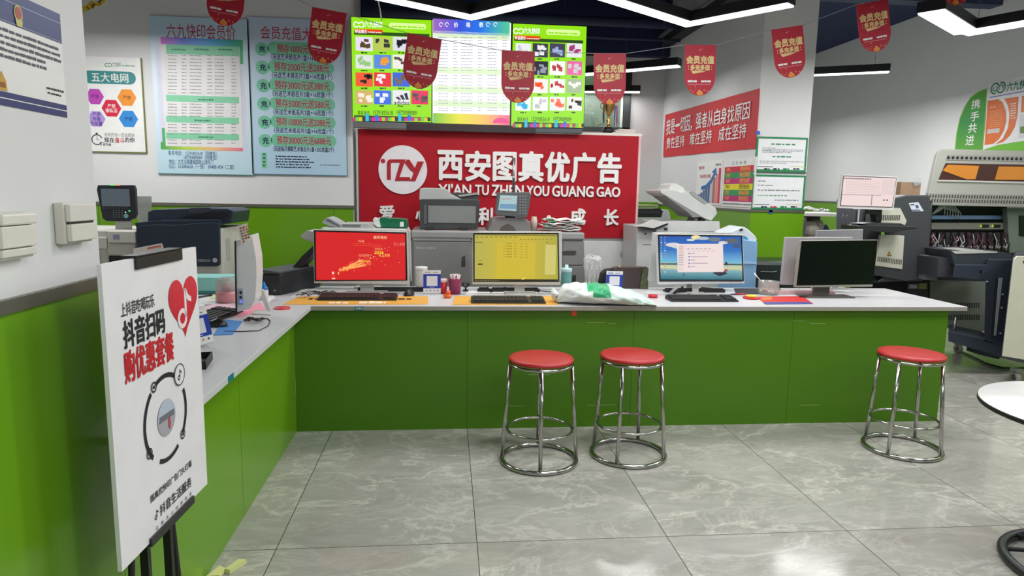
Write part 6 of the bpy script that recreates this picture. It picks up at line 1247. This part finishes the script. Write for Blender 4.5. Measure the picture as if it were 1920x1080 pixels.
# ---- left counter
wm = thing('computer_monitor', 'white monitor turned side-on on the left counter with a card on top', 'monitor', (-1.02, 3.62, CT), 0, None)
def lbox(nm, par, pts_, X0, X1, mt, bev=0):
    """outline on a plane of constant X"""
    MB().prism([atx(x, y, X0) for x, y in pts_], (X1-X0, 0, 0), mt).build(nm, par, bevel=bev)
WS = C(222, 223, 222, .35)
Ya = 3.55
b = MB(); fa = at(441, 470, Ya); tl = [at(x, y, Ya) for x, y in ((440, 453), (443, 586))]
# screen slab facing left, seen almost edge-on; its back is towards us on the right
b = MB(); b.prism([at(441, 451, 3.5), at(473, 440, 3.5), at(481, 485, 3.5), at(482, 520, 3.5), at(479, 562, 3.5), at(470, 578, 3.5), at(443, 586, 3.5)], (.0, .0, .0) if False else (-.012, .16, 0), WS); b.build('case', wm, bevel=.004, minz=CT)
b = MB(); b.prism([at(439.5, 452, 3.49), at(442, 451.5, 3.49), at(444, 586, 3.49), at(441.5, 586.5, 3.49)], (-.012, .17, 0), BLACK); b.build('screen', wm, minz=CT)
b = MB(); b.pxbox(447, 541, 456, 571, 3.495, .005, C(170, 176, 196, .4)); b.build('port_panel', wm)
b = MB(); b.pxbox(449.5, 546, 453, 551, 3.492, .004, C(20, 20, 24, .4)); b.pxbox(449.5, 555, 453, 560, 3.492, .004, C(20, 20, 24, .4)); b.pxbox(449, 563, 454, 568, 3.492, .004, E(110, 130, 240, 1)); b.build('usb_port', wm)
b = MB(); b.prism([atz(484, 543, CT) if False else at(484, 543, 3.72), at(493, 543, 3.72), at(508, 590, 3.72), at(500, 593, 3.72)], (0, .02, 0), SILV); zz = CT; q0 = [atz(474, 590, CT), atz(508, 592, CT), atz(503, 584, CT), atz(478, 583, CT)]; b.prism([(p.x, p.y, CT) for p in q0], (0, 0, .006), SILV); b.build('stand', wm, minz=CT)
cd = thing('price_card', 'small card with a colourful table propped on the side-on white monitor', 'card', (at(455, 455, 3.5).x, 3.52, at(455, 455, 3.5).z), 0)
b = MB(); b.pxprism([(445, 425), (463, 418), (468, 449), (452, 458)], 3.485, .003, C(236, 226, 214, .5)); r = random.Random(3)
for k in range(16): x = 449+(k % 3)*5+k*.4; y = 427+(k//3)*5-(k % 3)*1.6; b.pxprism([(x, y), (x+3.4, y-1.2), (x+4, y+2), (x+.6, y+3.2)], 3.483, .001, C(*r.choice(((200, 120, 90), (160, 90, 60), (220, 170, 90), (120, 110, 110))), .5))
b.build('card_sheet', cd)
ac = thing('acrylic_sign', 'white acrylic plate with grey print leaning behind the side-on monitor', 'sign', (at(458, 470, 3.66).x, 3.7, CT), 0)
b = MB(); b.pxprism([(440, 453), (473, 440), (474, 478), (441, 492)], 3.69, .004, C(218, 220, 220, .3)); b.box((at(450, 480, 3.69).x-.02, 3.694, CT), (at(450, 480, 3.69).x, 3.70, at(450, 470, 3.69).z), C(218, 220, 220, .3)); b.build('plate', ac)
# blue pad, cables
mat_('mouse_pad', 'blue mouse pad with red print on the left counter', [(400, 629), (436, 628), (455, 603), (420, 600)], C(60, 130, 200, .6), 'mouse pad')
pts = [atz(x, y, CT+.003) for x, y in ((420, 621), (450, 621.5), (485, 620), (503, 611), (507, 602), (502, 597), (494, 597))]; tag(MB().tube([p for a, c in zip(pts, pts[1:]) for p in (a, a.lerp(c, .5))]+[pts[-1]], .0022, BLACK, 8).build('mouse_cable'), 'black mouse cable curving over the white left counter', 'cable')
b = MB(); r = random.Random(2)
for k in range(7): b.tube([atz(456+k*2+r.uniform(-2, 2), 599+r.uniform(-3, 3), CT+.004+k*.003), atz(470+r.uniform(-4, 4), 597+r.uniform(-3, 3), CT+.008+k*.003), atz(482, 599+r.uniform(-3, 3), CT+.006+k*.003), atz(494+r.uniform(-3, 3), 597+r.uniform(-2, 2), CT+.004+k*.002)], .003, BLACK, 7)
tag(b.build('cable_bundle'), 'coiled bundle of black cable under the side-on white monitor', 'cable')
b = MB(); r = random.Random(22)
for k in range(9):
    p0 = (590+r.uniform(-35, 20), 551+r.uniform(-4, 3)); b.tube([atz(p0[0]+j*r.uniform(6, 9), p0[1]+r.uniform(-4, 3), CT+.004+r.uniform(0, .03)*(j % 2)) for j in range(5)], .003, r.choice((BLACK, BLACK, C(70, 70, 72, .5), C(200, 200, 200, .5))), 7)
tag(b.build('cable_tangle'), 'tangle of black cables behind the red-screen monitor', 'cables', kind='stuff')
for (a_, lab) in ((((914, 536), (920, 548), (940, 540), (955, 537)), 'loop of black cable under the left side of the yellow screen'), (((1040, 548), (1010, 545), (985, 543), (965, 538)), 'black cable running to the right from under the yellow screen')):
    tag(MB().tube([atz(x, y, CT+.004) for x, y in a_], .0028, BLACK, 8).build('monitor_cable'), lab, 'cable')
# coaster
b = cthing('coaster', 'round red coaster near the inner corner of the counter', 'coaster', 529, 579, CT); MB().lathe([(0, 0), (.042, 0), (.044, .004), (.042, .009), (0, .009)], (0, 0, 0), C(206, 56, 60, .4), 36).build('disc', b, local=True)
# glue bottle
b = cthing('glue_bottle', 'small clear bottle with blue pointed cap on the left counter', 'bottle', 496, 562, CT); MB().lathe([(.022, 0), (.024, .004), (.024, .055), (.018, .066), (.012, .07)], (0, 0, 0), C(206, 214, 220, .3), 24).build('bottle_body', b, local=True); MB().lathe([(.024, .064), (.022, .075), (.012, .085), (.004, .108), (0, .11)], (0, 0, 0), C(30, 120, 200, .35), 24).build('cap', b, local=True)
# pink jar with clear dome
b = cthing('candy_jar', 'pink jar with a clear dome lid beside the sideways keyboard', 'jar', 426, 566, CT); MB().lathe([(.055, 0), (.06, .006), (.062, .05), (.058, .066), (0, .066)], (0, 0, 0), C(206, 140, 146, .35), 36).build('jar_base', b, local=True); MB().lathe([(.057, .067), (.058, .12), (.05, .14), (.03, .146), (0, .147)], (0, 0, 0), glass('dome_plastic', (226, 222, 220), .05, .35), 36).build('dome_lid', b, local=True); m_ = MB(); blob(0, 0, .085, .03, .03, .018, C(214, 150, 156, .4), m_); blob(0, 0, .11, .016, .016, .012, C(236, 226, 222, .4), m_); m_.build('cream_figure', b, local=True)
# teal folder, papers, pens
TEALP = C(150, 215, 208, .5)
ff = at(395, 533, 4.35); b = MB(); b.pxprism([(350, 518), (418, 520), (420, 542), (350, 543)], 4.35, .2, TEALP)
o = b.build('x') ; bpy.data.objects.remove(o)
tf = cthing('storage_box', 'pale teal flat box behind the papers on the left counter', 'box', 392, 552, CT); c_ = tf.location; MB().box((c_.x-.15, c_.y, CT), (c_.x+.12, c_.y+.2, CT+.105), TEALP).box((c_.x-.15, c_.y-.002, CT), (c_.x+.12, c_.y, CT+.022), C(70, 140, 140, .5)).build('box_body', tf, bevel=.003)
mat_('paper_sheet', 'white sheet in front of the pale teal box', [(372, 575), (404, 571), (402, 556), (374, 556)], WT, 'paper', th=.0012, grp='papers on the left counter')
mat_('paper_sheet', 'light green sheet beside the pink jar', [(393, 560), (415, 560), (414, 549), (402, 547)], C(205, 225, 170, .5), 'paper', th=.0012, grp='papers on the left counter', z=CT+.002)
mat_('paper_sheet', 'pink sheet under the jar on the left counter', [(380, 583), (440, 580), (434, 570), (384, 572)], C(236, 200, 210, .5), 'paper', th=.0012, grp='papers on the left counter')
mat_('paper_sheet', 'bright pink sheet behind the stand of the side-on monitor', [(440, 597), (500, 582), (488, 568), (462, 572)], C(240, 150, 170, .5), 'paper', th=.0012, grp='papers on the left counter')
mat_('paper_sheet', 'white crumpled sheet beside the black inkjet printer', [(500, 571), (516, 556), (506, 552), (494, 556)], WT, 'paper', th=.0012, grp='papers on the left counter')
b = cthing('marker_pen', 'black and red pen lying beside the pale teal box', 'pen', 385, 557, CT+.002, R(60)); MB().tube([(-.06, 0, .006), (.05, 0, .006)], .005, C(70, 30, 40, .4), 10).build('pen_body', b, local=True)
b = cthing('black_tray', 'black plastic tray peeking out behind the white board on the left counter', 'tray', 366, 684, CT, R(10)); m_ = MB(); m_.box((-.07, -.08, 0), (.05, .08, .004), BLACK); m_.box((.046, -.08, 0), (.05, .08, .03), BLACK); m_.box((-.07, .076, 0), (.05, .08, .03), BLACK); m_.box((-.07, -.08, 0), (.05, -.076, .03), BLACK)
for k in range(5): m_.box((-.06, -.06+k*.025, .004), (.04, -.052+k*.025, .010), C(90, 92, 92, .4))
m_.build('tray_body', b, local=True)
# red paper flag behind the board on the copier
b = MB(); Yz = 4.894; b.pxprism([(250, 466), (303, 456), (306, 462), (306, 470), (250, 476)], Yz, .003, C(232, 226, 220, .5)); q_ = at(275, 462, Yz); b.pxprism([(276, 464), (302, 459), (302, 463), (276, 468)], Yz-.002, .001, C(215, 120, 110, .5)); b.pxbox(276, 470, 280, 560, Yz+.004, .006, C(232, 226, 220, .5)) if False else None
tag(b.build('notice_card'), 'slanted white card with red print peeking above the promotion board', 'card')
# black inkjet printer in the corner
Yi = 4.28; ij = thing('inkjet_printer', 'black desktop inkjet printer with raised paper feeder in the counter corner', 'printer', (-1.03, 4.45, CT), 0)
b = MB(); IB = C(34, 35, 40, .35); b.prism([at(484, 514, Yi), at(526, 514, Yi), at(528, 557, Yi), at(486, 558, Yi)], (.0, .0, 0) if False else (.17, .4, 0), IB); b.build('body', ij, bevel=.008, minz=CT)
b = MB(); q_ = [at(480, 511, Yi), at(524, 514, Yi), at(524, 510, Yi), at(482, 505, Yi)]; b.prism(q_, (.16, .38, 0), C(70, 74, 76, .35)); b.build('top_lid', ij, bevel=.004, minz=CT)
b = MB(); b.prism([at(538, 508, 4.5), at(552, 497, 4.5), at(566, 480, 4.5), at(590, 458, 4.5), at(592, 466, 4.5), at(578, 486, 4.5), at(560, 506, 4.5), at(548, 512, 4.5)], (.02, .14, 0), IB); b.build('paper_feeder', ij, bevel=.003, minz=CT)
b = MB(); b.prism([at(564, 441, 4.52), at(576, 432, 4.52), at(592, 436, 4.52), at(596, 450, 4.52), at(586, 455, 4.52), at(566, 446, 4.52)], (.02, .14, 0), C(176, 180, 178, .4)); b.build('feeder_extension', ij, minz=CT)
b = MB(); b.pxbox(498, 535, 505, 552, Yi-.004, .006, C(16, 16, 18, .4)); p = at(515, 545, Yi-.003); b.cbox(p, (.008, .006, .008), C(180, 180, 184, .3)); b.build('front_port', ij, minz=CT)
b = MB(); b.prism([at(566, 520, Yi+.3), at(578, 519, Yi+.3), at(578, 540, Yi+.3), at(566, 545, Yi+.3)], (.04, .05, 0), IB); b.build('side_tank', ij, minz=CT)
# stacks under the feeder
for k, (x, y, c_, lab) in enumerate(((575, 551, (216, 216, 210), 'white folded paper beside the cables near the corner'),)):
    mat_('paper_sheet', lab, [(555, 553), (600, 551), (598, 543), (566, 543)], C(*c_, .5), 'paper', th=.006)
# ---- on the floor
b = MB(); fp = atz(424, 1072, 0); P4 = [(-.05, -.05, 0), (.04, .02, 0), (.05, .045, .02), (0, .02, .012), (-.03, .01, .02)]
b.T = Matrix.Translation((fp.x, fp.y, 0)); b.prism([(-.055, -.05, .001), (-.01, -.045, .001), (0, .0, .001), (-.03, .02, .001)], (0, 0, .014), C(226, 226, 150, .6)); b.prism([(.0, -.01, .001), (.02, -.02, .001), (.06, .05, .001), (.03, .055, .001)], (0, 0, .018), C(216, 222, 150, .6)); tag(b.build('crumpled_paper'), 'small crumpled pale yellow paper on the floor by the left counter', 'paper')
b = MB(); fp = atz(1098, 804, 0); b.T = Matrix.Translation((fp.x, fp.y-.01, 0)); b.prism([(-.02, -.01, .001), (.015, -.012, .001), (.02, .006, .001), (-.012, .008, .001)], (0, 0, .008), C(200, 206, 202, .5)); tag(b.build('paper_scrap'), 'tiny white scrap on the floor at the foot of the counter', 'scrap')

SUB = {'door_handle': 'door', 'drawer_handle': 'upper_drawer', 'lid_platen': 'scanner_lid', 'panel_screen': 'control_panel', 'panel_buttons': 'control_panel', 'status_lamp': 'control_panel', 'amber_pane': 'hood_window', 'hole_strip': 'hood', 'hood_vents': 'vent_strip', 'bezel': 'case',
       'lid_underside': 'lid', 'door_pull': 'door', 'lid_label': 'lid', 'vent_slots': 'cream_door', 'warning_label': 'cream_door', 'usb_port': 'port_panel', 'wheel': 'shell', 'lens': 'camera_body', 'table_sheet': 'drier_table', 'glass_slot': 'stand_leg', 'latch': 'front_panel', 'logo_mark': 'logo_disc', 'beak': 'body', 'hood_vent': 'side_hood', 'button': 'control_panel'}
stem = lambda n: n.split('.')[0]
for t in [o for o in bpy.data.objects if o.type == 'EMPTY' and o.parent is None]:
    kids = list(t.children)
    for c in kids:
        pn = SUB.get(stem(c.name))
        if pn:
            for d in kids:
                if stem(d.name) == pn: c.parent = d; break
